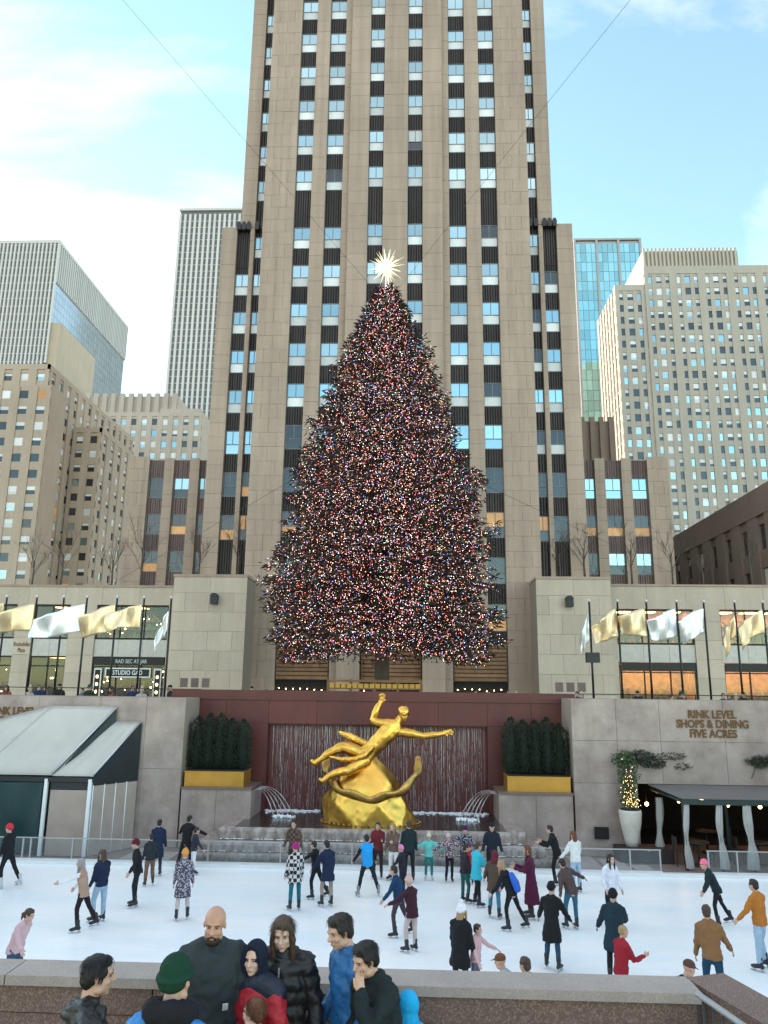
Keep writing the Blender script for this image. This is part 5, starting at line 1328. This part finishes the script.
    # ---- trousers
    t_ = MB(); t_.tube([tr_(0, 0, .06), P + Vector((0, 0, -.05)), P + Vector((0, 0, -.10))], [(.140 * w, .104), (.152 * w, .112), (.13 * w, .10)], 14, ref=(1, 0, 0), dome=True)
    for s in (-1, 1): t_.tube([hipj[s] + Vector((-s * .01, 0, .02)), hipj[s].lerp(kn[s], .5), kn[s], kn[s].lerp(ank[s], .4), ank[s] + (kn[s] - ank[s]) * .12], [.090, .078 * pw, .062 * pw, .060 * pw, .054 * pw], 10, dome=True)
    pm = fabric(pants)
    job(t_, .016 if fine else .023, 1, lambda a: setattr(ob('trousers', combine('trousers', [(a, S, 0)], [pm]), None, root), 'matrix_parent_inverse', Matrix()), disp=.018)
    # ---- hair or hat
    if hair[0] != 'bald':
        Mh = S @ Matrix.Translation(hc) @ Rh.to_4x4() @ Matrix.Scale(hs, 4)
        hat = hair[0] in ('beanie', 'pom', 'cap', 'hood'); hm = fabric(hair[1], .9) if hat else hair_mat(hair[1])
        nm = 'hat' if hat and hair[0] != 'hood' else ('hood' if hat else 'hair')
        ob(nm, combine(nm, [(TPL[('hair_' if fine else 'hairlo_') + hair[0]], Mh, 0)], [hm]), None, root).matrix_parent_inverse = Matrix()
        if fine and not hat: strands(root, TPL['hair_' + hair[0]], Mh, hm, hair[0])
        if hat and len(hair) > 2:
            ob('hair', combine('hair', [(TPL[('hair_' if fine else 'hairlo_') + hair[3]], Mh @ Matrix.Scale(.96, 4), 0)], [hair_mat(hair[2])]), None, root).matrix_parent_inverse = Matrix()
    if beard:
        bm_ = MB(); bm_.ball((0, .050, -.086), (.055, .046, .040), 12, 8); bm_.tube([(-.03, .080, -.062), (-.015, .096, -.048), (0, .099, -.045), (.015, .096, -.048), (.03, .080, -.062)], .0065, 6, dome=True)
        Mh = S @ Matrix.Translation(hc) @ Rh.to_4x4()
        job(bm_, .006, 1, lambda a: setattr(ob('beard', combine('beard', [(a, Mh, 0)], [hair_mat(beard)]), None, root), 'matrix_parent_inverse', Matrix()))
    # ---- skates
    for s in (-1, 1):
        Mf = S @ Matrix.Translation(ank[s]) @ (Rz(-s * 8) @ Rx(max(-25, min(8, sh_d[s] * .35)))).to_4x4()
        kb_ = ob('skate' if skates else 'shoe', combine('boot', [(TPL['boot'], Mf, 0)], [fabric(scol, .5)]), None, root); kb_.matrix_parent_inverse = Matrix()
        if skates: q = ob('blade', combine('blade', [(TPL['blade'], Mf, 0)], [M['blade']]), None, kb_); q.matrix_parent_inverse = Matrix()
    if extra: extra(root, S, tr_, shj, el, wr, hc, Rh, P)
    return root
def strands(root, arr, Mh, hm, kind):
    """loose strands combed down over the hair mass"""
    rg = random.Random(len(kind) * 7); V = arr[0]; mb = MB(); c0 = Vector((0, -.03, .02))
    for _ in range(1900):
        p = Vector(V[rg.randrange(len(V))].tolist())
        if p.y > .035 and p.z < .095: continue
        nrm = (p - c0).normalized()
        if nrm.z > .88: continue
        dn = Vector((rg.uniform(-.25, .25), -.35 if kind != 'long' else .05, -1)) ; dn = dn - nrm * dn.dot(nrm)
        if dn.length < .05: dn = Vector((rg.uniform(-1, 1), rg.uniform(-1, 1), 0)); dn = dn - nrm * dn.dot(nrm)
        dn.normalize(); L = rg.uniform(.025, .06) if kind != 'long' else rg.uniform(.05, .11); sd = dn.cross(nrm) * rg.uniform(.0012, .0024)
        q = p + nrm * rg.uniform(.0, .002); m1 = q + dn * L * .5 + nrm * rg.uniform(-.001, .003); e = q + dn * L + nrm * rg.uniform(-.008, .002)
        mb.add([q - sd, q + sd, m1 + sd, m1 - sd, e], [(0, 1, 2, 3), (3, 2, 4)])
    o_ = ob('hair_strands', combine('hair_strands', [(mb_arrays(mb), Mh, 0)], [hm]), None, root); o_.matrix_parent_inverse = Matrix(); tag(o_, kind='stuff')
HMC = {}
def hair_mat(c):
    if c not in HMC: HMC[c] = mat('hair_' + c, HAIRC[c], .55, var=.3, scale=60, spec=.4)
    return HMC[c]
def put(root, name, mb, mt, S, vox=.018, disp=.0):
    job(mb, vox, 1, lambda a: setattr(ob(name, combine(name, [(a, S, 0)], [mt]), None, root), 'matrix_parent_inverse', Matrix()), disp=disp)

# ================================================================== gilded statue (a plain reclining figure on a mound)
sx_, sy_ = -1.55, 29.75
stt = empty('gilded_statue', (sx_, sy_, 1.0), label='gilded statue of a reclining figure on a faceted mound in the fountain', cat='statue')
rg = random.Random(4)
md_ = MB(); levels = [(.9, 1.80, 1.05), (1.75, 1.62, .98), (2.55, 1.06, .70), (3.3, .34, .26)]
nf = 7; vs = []
for li, (z_, rx_, ry_) in enumerate(levels):
    for i in range(nf):
        a = 2 * math.pi * (i + .5 * (li % 2)) / nf; j_ = 1 + rg.uniform(-.13, .13) if 0 < li else 1
        vs.append((sx_ + rx_ * j_ * math.cos(a) - .05 * li, sy_ + ry_ * j_ * math.sin(a), z_ + (rg.uniform(-.08, .08) if 0 < li < 3 else 0)))
fs = []
for li in range(len(levels) - 1):
    for i in range(nf):
        a0, a1 = li * nf + i, li * nf + (i + 1) % nf; b0, b1 = a0 + nf, a1 + nf
        if li % 2 == 0: fs += [(a0, a1, b0), (a1, b1, b0)]
        else: fs += [(a0, b1, b0), (a0, a1, b1)]
fs.append(tuple((len(levels) - 1) * nf + i for i in range(nf)))
md_.add(vs, fs)
md_.f.append(tuple(range(nf - 1, -1, -1))); md_.m.append(0); md_.sm.append(False)
job(md_, .045, 5, lambda a: ob('mound', combine('mound', [(a, None, 0)], [M['gold']]), None, stt), disp=.05, tex=LUMP)
# a plain swag of gilded ribbon round the mound
sw = MB(); n_ = 40; pts = []
for i in range(n_ + 1):
    a = math.pi * (.96 + 1.08 * i / n_); pts.append((sx_ + .02 + 1.72 * math.cos(a), sy_ + .12 + 1.12 * math.sin(a), 3.05 + 1.12 * math.sin(a) * 1.0 + .05 * math.sin(a * 9)))
sw.tube(pts, [(.06 + .02 * math.sin(i * 1.3), .15 + .03 * math.sin(i * .9)) for i in range(n_ + 1)], 10, ref=(0, 1, .4), dome=True)
put_root = stt
sw.build('ribbon', M['gold_dark'], stt)
fg = MB(); Y_ = sy_ - .25
def V3(x, z_, dy=0): return Vector((x, Y_ + dy, z_))
fg.tube([V3(-1.85, 3.25), V3(-1.55, 3.55), V3(-1.05, 4.05), V3(-.72, 4.38), V3(-.58, 4.52)], [(.30, .24), (.26, .21), (.34, .25), (.33, .20), (.14, .13)], 14, ref=(.7, 0, -.7), dome=True)
fg.tube([V3(-.62, 4.48), V3(-.46, 4.70)], [.12, .11], 10, dome=True)
fg.ball(V3(-.36, 4.86, -.03), (.17, .19, .23), 14, 10); fg.ball(V3(-.34, 4.72, -.10), (.12, .12, .13), 12, 8); fg.ball(V3(-.33, 4.82, -.22), (.03, .05, .05), 8, 6); fg.ball(V3(-.38, 4.95, .02), (.19, .20, .19), 12, 8)
fg.tube([V3(-.98, 4.46), V3(-1.42, 4.56), V3(-1.52, 4.60)], [.14, .115, .10], 10, dome=True); fg.tube([V3(-1.52, 4.60), V3(-1.36, 4.98), V3(-1.22, 5.24)], [.10, .085, .06], 10, dome=True)
fg.tube([V3(-.48, 4.20), V3(.10, 4.10), V3(.36, 4.06)], [.145, .115, .10], 10, dome=True); fg.tube([V3(.36, 4.06), V3(.85, 4.10), V3(1.14, 4.16)], [.10, .08, .055], 10, dome=True)
for (o_, d_) in ((V3(-1.20, 5.26), Vector((.15, 0, 1))), (V3(1.16, 4.17), Vector((1, 0, .1)))):
    d_.normalize(); s_ = d_.cross(Vector((0, 1, 0))); fg.tube([o_ - d_ * .03, o_ + d_ * .12], [(.075, .04), (.08, .04)], 8, ref=s_, dome=True)
    for q, (so, ln_) in enumerate(((-.055, .15), (-.018, .18), (.02, .17), (.055, .13))): fg.tube([o_ + d_ * .10 + s_ * so, o_ + d_ * (.12 + ln_ * .6) + s_ * so * 1.3 + Vector((0, -.02, 0)), o_ + d_ * (.10 + ln_) + s_ * so * 1.4 + Vector((0, -.06, 0))], [.022, .02, .016], 6, dome=True)
    fg.tube([o_ + s_ * -.05, o_ + d_ * .09 + s_ * -.13 + Vector((0, -.05, 0))], [.026, .018], 6, dome=True)
fg.tube([V3(-1.80, 3.35), V3(-2.35, 3.58), V3(-2.62, 3.62)], [.22, .19, .15], 12, dome=True); fg.tube([V3(-2.62, 3.62), V3(-3.05, 3.42), V3(-3.42, 3.16)], [.14, .13, .075], 10, dome=True); fg.tube([V3(-3.42, 3.16), V3(-3.62, 3.02), V3(-3.72, 3.10)], [.08, .07, .05], 8, dome=True)
fg.tube([V3(-1.80, 3.12, -.16), V3(-2.20, 2.92, -.30), V3(-2.36, 2.82, -.34)], [.22, .18, .15], 12, dome=True); fg.tube([V3(-2.36, 2.82, -.34), V3(-2.75, 2.76, -.42), V3(-3.10, 2.60, -.42)], [.14, .12, .07], 10, dome=True); fg.tube([V3(-3.10, 2.60, -.42), V3(-3.28, 2.46, -.44), V3(-3.36, 2.52, -.44)], [.075, .06, .045], 8, dome=True)
cl_ = MB(); cl_.tube([V3(-1.5, 3.62, -.26), V3(-1.75, 3.35, -.32), V3(-2.1, 3.22, -.34), V3(-2.6, 3.20, -.30), V3(-3.05, 3.28, -.2)], [(.10, .16), (.14, .22), (.11, .17), (.10, .13), (.05, .09)], 10, dome=True)
cl_.tube([V3(-1.45, 3.66, .1), V3(-1.9, 3.78, .2), V3(-2.4, 3.98, .25), V3(-2.75, 4.12, .2)], [(.08, .12), (.10, .14), (.09, .15), (.05, .08)], 10, dome=True)
def cb_fig(a): ob('figure', combine('figure', [(a, None, 0)], [M['gold']]), None, stt)
job(fg, .022, 2, cb_fig, disp=.085, tex=LUMP, mid=.08)
def cb_cl(a): ob('drapery', combine('drapery', [(a, None, 0)], [M['gold']]), None, stt)
job(cl_, .028, 2, cb_cl, disp=.06)
rvs = MB()
for i in range(48):
    a = 2 * math.pi * i / 48; rvs.ball((sx_ + 1.80 * math.cos(a), sy_ + 1.07 * math.sin(a), 1.03), .035, 6, 4)
tag(rvs.build('stud_ring', M['gold_dark'], stt), kind='stuff')
# ================================================================== skaters
BLK = (.012, .012, .014); NAVY = (.012, .020, .050); JEAN = (.035, .075, .135); LJEAN = (.33, .44, .55); DKJ = (.018, .030, .055); TEAL = (.01, .13, .16)
GS = 'skaters on the ice'
def sk(x, y, face, h, label, jcol, pants, hair, **kw): return person((x, y, 0.002), face, h, label, 'jacket', jcol, pants, hair, group=GS, **dict(dict(bulk=1.1), **kw))
sk(-11.75, 23.6, 80, 1.72, 'skater in black with a red hat at the left edge by the fence', BLK, BLK, ('beanie', (.55, .03, .05)), legs=('gl', 'bk'), arms=('down', 'low'), scol=(.5, .5, .5))
sk(-7.45, 15.6, -100, 1.62, 'woman in a pale pink sweater and jeans leaning with one arm out', (.62, .40, .40), JEAN, ('pony', 'brown'), lean=20, arms=('back', 'outfwd'), legs=('gl', 'st'), head=(10, 0), collar=False, cname='sweater', skin=2)
sk(-7.94, 19.85, 100, 1.62, 'woman in a tan vest with white sleeves reaching to the left', (.40, .25, .18), (.022, .012, .016), ('long', 'grey'), arms=('fwd', 'low'), legs=('gl', 'bk'), lean=10, sleeve='none', pcol2=(.72, .72, .74), cname='vest', hem=-.14, skin=2)
sk(-7.78, 20.55, 60, 1.66, 'woman in a navy top and pale jeans beside the tan vest skater', NAVY, LJEAN, ('long', 'brown'), arms=('down', 'down'), legs=('gl', 'st'), pw=1.15, skin=2)
sk(-7.38, 22.0, 120, 1.66, 'boy all in black with a dark red beanie skating left', BLK, (.014, .016, .022), ('beanie', (.10, .012, .02)), arms=('low', 'back'), legs=('gl', 'st'), lean=8)
sk(-7.95, 25.4, 10, 1.62, 'adult in a long navy coat seen from behind near the tent', NAVY, (.02, .03, .05), ('short', 'black'), hem=-.42, cname='coat', bulk=1.12)
sk(-7.75, 24.15, 30, 1.42, 'youth in dark jacket and brown trousers near the tent', (.02, .025, .03), (.15, .09, .06), ('short', 'dark'), legs=('st', 'gl'), pw=1.15)
sk(-7.25, 26.1, -10, 1.66, 'man in black with both arms spread near the fountain steps', BLK, (.014, .016, .022), ('short', 'black'), arms=('outfwd', 'out'), legs=('wide', 'gl'), lean=10)
sk(-6.88, 25.7, -60, 1.36, 'child in dark jacket and white trousers behind the spread-armed man', (.03, .03, .04), (.66, .66, .66), ('short', 'dark'), arms=('down', 'low'))
sk(-5.80, 20.85, 15, 1.64, 'girl in a patterned grey coat with an orange bobble hat', (.42, .38, .42), (.52, .44, .43), ('beanie', (.62, .27, .05)), hem=-.40, pat=('vor', 22, .07, .06, .09), cname='coat', legs=('st', 'gl'))
sk(-3.12, 21.96, 25, 1.64, 'skater in a black and white checked coat with a magenta hat', (.55, .52, .50), TEAL, ('beanie', (.35, .02, .16)), hem=-.26, pat=('check', 11, .02, .018, .02), cname='coat')
sk(-3.72, 25.6, 170, 1.66, 'man in a brown checked jacket leaning at the left of the fountain', (.13, .08, .055), (.03, .025, .025), ('short', 'dark'), pat=('check', 13, .05, .03, .025), arms=('pocket', 'pocket'))
sk(-2.30, 22.4, 35, 1.64, 'skater in a navy knee coat and beige trousers', NAVY, (.33, .26, .21), ('short', 'black'), hem=-.30, cname='coat', arms=('low', 'down'), legs=('gl', 'st'), lean=8, bulk=1.1)
sk(-2.72, 23.2, 70, 1.50, 'youth in black with one arm stretched left', BLK, BLK, ('short', 'dark'), arms=('wide', 'low'), legs=('gl', 'bk'), lean=8)
sk(-1.30, 23.6, 20, 1.62, 'skater in a bright blue vest and black trousers striding', (.02, .30, .68), (.014, .018, .022), ('short', 'black'), sleeve='none', pcol2=(.012, .012, .014), cname='vest', legs=('wide', (-10, 18, 4)), arms=('low', 'low'), lean=12, scol=(.25, .25, .25))
sk(-1.10, 25.75, 175, 1.62, 'person in a maroon jacket standing before the statue', (.14, .02, .022), (.03, .02, .02), ('short', 'dark'), arms=('hold', 'hold'))
sk(-.60, 25.5, 150, 1.64, 'blonde woman in a brown jacket and white trousers', (.15, .09, .07), (.68, .66, .64), ('long', 'blonde'), arms=('hold', 'down'), skin=2, pw=1.1)
sk(-.12, 25.3, 10, 1.74, 'man in a dark green coat seen from behind before the statue', (.014, .024, .028), (.014, .014, .018), ('short', 'brown'), bulk=1.06)
sk(-.31, 24.0, 60, 1.26, 'child with a pink hat and navy jacket', (.02, .018, .03), (.02, .018, .03), ('beanie', (.65, .20, .38)), arms=('low', 'low'))
sk(.49, 25.67, 180, 1.32, 'child in a turquoise top and teal trousers with arms out', (.14, .56, .50), (.01, .17, .16), ('pom', (.55, .52, .40)), arms=('out', 'out'), scol=(.5, .5, .5))
sk(1.13, 25.5, 185, 1.36, 'child in a patterned white top and black trousers with arms out', (.55, .45, .47), BLK, ('beanie', (.5, .4, .4)), arms=('out', 'out'), pat=('vor', 26, .10, .06, .08), legs=('cross', 'gl'), side=6)
sk(1.62, 25.9, 190, 1.52, 'person in a checked jacket with a dark purple hat', (.40, .40, .44), (.03, .02, .03), ('beanie', (.05, .012, .07)), pat=('vor', 24, .03, .025, .05), arms=('low', 'out'))
sk(1.72, 25.3, 170, 1.10, 'small child in a red jacket beside the patterned tops', (.36, .02, .03), (.25, .02, .025), ('beanie', (.18, .02, .05)), arms=('low', 'low'))
sk(1.73, 22.75, -60, 1.62, 'woman in a turquoise parka and black leggings', (.04, .42, .52), BLK, ('short', 'brown'), hem=-.24, arms=('low', 'hold'), legs=('gl', 'st'), bulk=1.12, pw=.95, cname='parka')
sk(1.42, 23.1, -70, 1.50, 'youth in dark top and green trousers behind the turquoise parka', (.03, .02, .03), (.015, .10, .085), ('short', 'dark'), legs=('st', 'gl'))
sk(2.42, 25.4, 178, 1.72, 'rink guard in a dark jacket and cap near the fountain edge', (.015, .018, .03), (.014, .014, .018), ('cap', (.012, .014, .025)), arms=('pocket', 'pocket'))
bag = lambda c: (lambda root, S, tr_, *a: put(root, 'shoulder_bag', MB().tube([tr_(.17, .02, -.02), tr_(.18, -.03, -.20)], [(.05, .10), (.06, .13)], 10, ref=(1, 0, 0), dome=True), fabric(c), S))
sk(2.10, 21.66, -20, 1.60, 'skater in an olive brown coat with a blue bag and jeans', (.085, .055, .038), (.05, .19, .28), ('hood', (.12, .02, .03)), hem=-.26, arms=('low', 'hold'), legs=('gl', 'st'), lean=10, cname='coat', extra=bag((.01, .06, .40)))
def pack(root, S, tr_, *a):
    m = MB(); m.tube([tr_(0, -.19, -.02), tr_(0, -.20, .15), tr_(0, -.18, .36)], [(.14, .085), (.15, .10), (.12, .07)], 12, ref=(1, 0, 0), dome=True); put(root, 'backpack', m, fabric((.012, .09, .46), .6), S)
sk(2.42, 20.7, 62, 1.62, 'blonde skater bending forward with a blue backpack', BLK, BLK, ('long', 'blonde'), lean=24, arms=('low', 'low'), legs=('gl', 'bk'), extra=pack, skin=2, pw=.92)
sk(3.06, 21.74, 80, 1.74, 'woman in a long maroon coat and brown skirt holding a bag', (.085, .012, .038), (.05, .025, .022), ('long', 'red'), hem=-.62, cname='coat', arms=('hold', 'hold'), legs=('st', 'gl'), extra=bag((.02, .016, .016)))
sk(4.38, 25.4, 70, 1.70, 'man in black leaning forward by the right fountain steps', BLK, BLK, ('short', 'dark'), lean=16, arms=('hold', 'hold'), legs=('gl', 'bk'))
sk(4.77, 24.5, 30, 1.66, 'long-haired woman in a white top and pale jeans', (.70, .68, .64), LJEAN, ('long', 'red'), arms=('low', 'low'), pw=1.1, skin=2, collar=False, cname='top')
sk(3.93, 20.9, 20, 1.62, 'skater in a brown leather jacket and blue jeans leaning', (.055, .026, .022), (.03, .115, .165), ('short', 'dark'), lean=14, side=-14, arms=('back', 'out'), legs=('gl', 'st'), rough=.5)
sk(2.94, 17.97, -25, 1.68, 'woman in a black fur-collared knee coat and jeans with a black beanie', BLK, (.03, .07, .12), ('beanie', BLK), hem=-.42, cname='coat', hoodie=True, arms=('low', 'low'), legs=('gl', 'st'), bulk=1.08)
sk(4.99, 21.3, -150, 1.66, 'dark-haired woman in a white jacket with black trousers', (.68, .68, .74), BLK, ('long', 'dark'), arms=('down', 'pocket'), skin=2)
sk(4.09, 17.3, -20, 1.72, 'skater in a dark teal parka and black beanie', (.012, .030, .042), BLK, ('beanie', BLK), hem=-.36, bulk=1.2, cname='parka', hoodie=True, arms=('low', 'hold'))
sk(3.74, 15.45, -70, 1.56, 'youth in a red and black sports jacket by the parapet', (.30, .015, .025), (.012, .012, .015), ('fade', 'blonde'), pcol2=None, arms=('down', 'hold'), lean=6)
sk(-.35, 20.0, 75, 1.56, 'boy in a blue jacket leading a friend by the hand', (.012, .040, .10), (.06, .045, .055), ('short', 'dark'), arms=('low', 'back'), legs=('gl', 'bk'), lean=10)
sk(-.02, 18.9, 50, 1.54, 'girl in a dark maroon jacket and beige trousers with a pink hat', (.045, .014, .022), (.52, .40, .38), ('pom', (.60, .38, .33)), arms=('outfwd', 'low'), legs=('gl', 'st'), lean=8, hem=-.18)
sk(.90, 16.15, -35, 1.66, 'skater in a black parka with a white bobble hat', BLK, (.02, .025, .03), ('pom', (.74, .74, .78), 'blonde', 'long'), hem=-.34, cname='parka', bulk=1.15)
sk(1.2, 16.3, -120, 1.30, 'child in a pale pink top half hidden by the black parka', (.60, .36, .36), (.12, .12, .16), ('short', 'brown'), arms=('outfwd', 'low'), skin=2)
sk(1.47, 13.55, 60, 1.60, 'brown-haired person whose head just shows over the parapet', (.35, .42, .48), JEAN, ('cap', (.15, .055, .03)), head=(10, 0))
sk(1.80, 13.35, 40, 1.62, 'second dark-haired head just showing over the parapet', (.06, .04, .035), JEAN, ('short', 'brown'))
sk(4.06, 13.2, -70, 1.70, 'man in a brown flat cap peeking over the parapet', (.012, .025, .03), BLK, ('cap', (.10, .05, .04)), lean=14, head=(12, 0))
sk(5.56, 16.0, -20, 1.78, 'man in a tan shearling jacket and blue jeans gliding away', (.23, .115, .048), (.012, .055, .10), ('short', 'brown'), arms=('down', 'low'), lean=5, side=-4, bulk=1.12, legs=('gl', 'st'), scol=BLK)
sk(7.70, 21.5, 80, 1.58, 'girl in black with a bright pink hat bending forward', (.014, .022, .026), BLK, ('beanie', (.80, .16, .26)), lean=24, arms=('low', 'down'), legs=('gl', 'bk'), pw=.92)
sk(7.42, 18.3, 35, 1.76, 'skater in an orange jacket and pale jeans at the right edge', (.42, .15, .025), LJEAN, ('short', 'dark'), arms=('low', 'down'), legs=('st', 'gl'), bulk=1.1, pw=1.15)
# ================================================================== people on the near terrace
TZ = 2.502
def zip_patch(root, S, tr_, *a):
    put(root, 'chest_patch', MB().box(-.10, -.06, 0, .01, 0, .045), fabric((.4, .4, .4)), S @ Matrix.Translation(tr_(-.0, .17, .16)), .006)
def zip_line(root, S, tr_, *a):
    put(root, 'zip', MB().tube([tr_(0, .165, -.12), tr_(0, .158, .1), tr_(0, .168, .30), tr_(0, .13, .44)], .008, 6, dome=True), fabric((.25, .25, .26), .4), S, .006)
def yoke(root, S, tr_, *a):
    m = MB(); m.tube([tr_(-.19, 0, .415), tr_(-.10, .0, .47), tr_(0, .005, .49), tr_(.10, .0, .47), tr_(.19, 0, .415)], [(.085, .088), (.10, .10), (.105, .11), (.10, .10), (.085, .088)], 12, dome=True); put(root, 'navy_yoke', m, fabric((.010, .014, .032), .6), S, .0135, .03)
def fp(x, y, face, h, label, jcol, pants, hair, **kw): return person((x, y, TZ), face, h, label, 'jacket', jcol, pants, hair, fine=True, skates=False, **kw)
fp(-1.95, 5.0, -62, 1.66, 'dark-haired man in a black padded leather jacket looking right, lower left', (.012, .013, .015), (.02, .022, .03), ('short', 'black'), rough=.38, bulk=1.18, hoodie=True, skin=0, puff=.085, head=(4, -8))
fp(-1.33, 4.62, -12, 1.76, 'man in a dark green beanie and bright blue jacket seen from behind', (.012, .17, .46), (.03, .03, .04), ('beanie', (.006, .035, .020)), bulk=1.2, rough=.5, extra=lambda root, S, tr_, *a: put(root, 'scarf', MB().tube([tr_(-.10, .0, .53), tr_(-.04, -.10, .55), tr_(.08, -.09, .55), tr_(.11, 0, .53), tr_(.04, .09, .50), tr_(-.06, .08, .50), tr_(-.10, 0, .53)], .070, 9), fabric((.010, .010, .014), .9), S, .013, .04))
fp(-1.40, 5.88, -158, 1.76, 'bald bearded man in a charcoal hooded sweatshirt by the parapet', (.030, .038, .042), (.22, .125, .085), ('bald', 'dark'), bulk=1.28, build=1.08, hoodie=True, skin=1, head=(9, -18), beard='dark', extra=zip_patch, arms=('down', (10, 14, 10)), cname='sweatshirt')
fp(-1.08, 5.92, 165, 1.50, 'child in a red jacket with a dark navy hood up', (.40, .012, .024), (.02, .02, .03), ('hood', (.010, .013, .030)), bulk=1.2, extra=yoke, arms=('low', (16, 4, 52)), skin=2, rough=.6)
fp(-.985, 5.56, 60, 1.24, 'fair-haired toddler held in front of the child in red', (.30, .04, .07), (.05, .06, .12), ('fade', 'red'), pat=('vor', 30, .03, .08, .25), skin=2)
fp(-.92, 6.12, 172, 1.64, 'long-haired woman in a black parka beside the child in red', BLK, BLK, ('long', 'brown'), bulk=1.2, hem=-.3, puff=.10, rough=.5, skin=2, head=(14, 8), hoodie=True, arms=('pocket', 'pocket'), cname='parka', extra=zip_line)
fp(-.43, 6.02, 118, 1.68, 'man in a long bright blue jacket looking down beside the parapet', (.015, .115, .30), (.02, .02, .025), ('short', 'dark'), bulk=1.16, hem=-.30, rough=.5, hoodie=True, head=(14, 10), arms=('pocket', 'pocket'))
fp(-.185, 5.72, 130, 1.62, 'man in a black jacket covering his face with one hand', (.012, .018, .020), BLK, ('short', 'black'), bulk=1.16, lean=12, head=(12, 0), arms=((52, 4, 138, 22), 'pocket'), hoodie=True)
fp(-.03, 5.95, 0, 1.15, 'small child in a bright cyan hooded coat seen from behind', (.015, .33, .62), (.02, .03, .05), ('hood', (.015, .33, .62)), bulk=1.2, rough=.6, puff=.08)
run_jobs()
# ================================================================== people along the plaza above the rink
GP = 'onlookers on the plaza'
protos = [person((0, 0, 0), 180, h_, 'onlooker', 'jacket', c, BLK, hr_, skates=False, bulk=1.15, arms=ar) for (h_, c, hr_, ar) in (
    (1.74, (.02, .03, .02), ('beanie', (.02, .05, .03)), ('pocket', 'pocket')), (1.66, (.22, .05, .04), ('long', 'dark'), ('hold', 'hold')), (1.70, (.02, .03, .08), ('short', 'black'), ('face', 'down')),
    (1.62, (.35, .33, .30), ('pom', (.4, .35, .3)), ('hold', 'down')), (1.76, (.015, .015, .016), ('cap', (.02, .02, .02)), ('pocket', 'down')), (1.60, (.05, .12, .22), ('short', 'brown'), ('hold', 'hold')))]
run_jobs()
def place(i, x, y, lab, z_=PZ):
    src = protos[i % len(protos)]; e = src if 'placed' not in src else copy_tree(src); src['placed'] = 1
    if 'placed' in e: del e['placed']
    src['placed'] = 1
    e.location = (x, y, z_); e.rotation_euler = (0, 0, R(180 + random.uniform(-70, 70))); tag(e, lab, 'person', GP)
xsL = [-18.9, -17.9, -17.0, -16.5, -15.6, -14.9, -13.9, -13.2, -12.7, -11.6, -10.6]
COLN = ['dark green beanie', 'red jacket and long dark hair', 'navy jacket', 'pale coat and bobble hat', 'black jacket and cap', 'blue jacket']
for i, x in enumerate(xsL): place(i, x, 33.3 + .9 * (i % 3), 'onlooker with %s, %s from left above the tent' % (COLN[i % 6], (ORD + ['ninth', 'tenth', 'eleventh'])[i]))
xsR = [6.9, 7.3, 10.0, 10.7, 11.5, 12.0, 12.9, 13.9, 14.6, 15.3]
for i, x in enumerate(xsR): place(i + 2, x, 33.5 + 1.1 * (i % 3), 'onlooker with %s, %s from left above the pavilion' % (COLN[(i + 2) % 6], (ORD + ['ninth', 'tenth'])[i]))
xsC = [-8.9, -8.2, 3.4, 4.1, 5.0, 5.6]
for i, x in enumerate(xsC): place(i + 4, x, 43 + i % 2, 'onlooker with %s, %s from left beside the Christmas tree' % (COLN[(i + 4) % 6], ORD[i]))
for p_ in protos:
    if 'placed' in p_: del p_['placed']
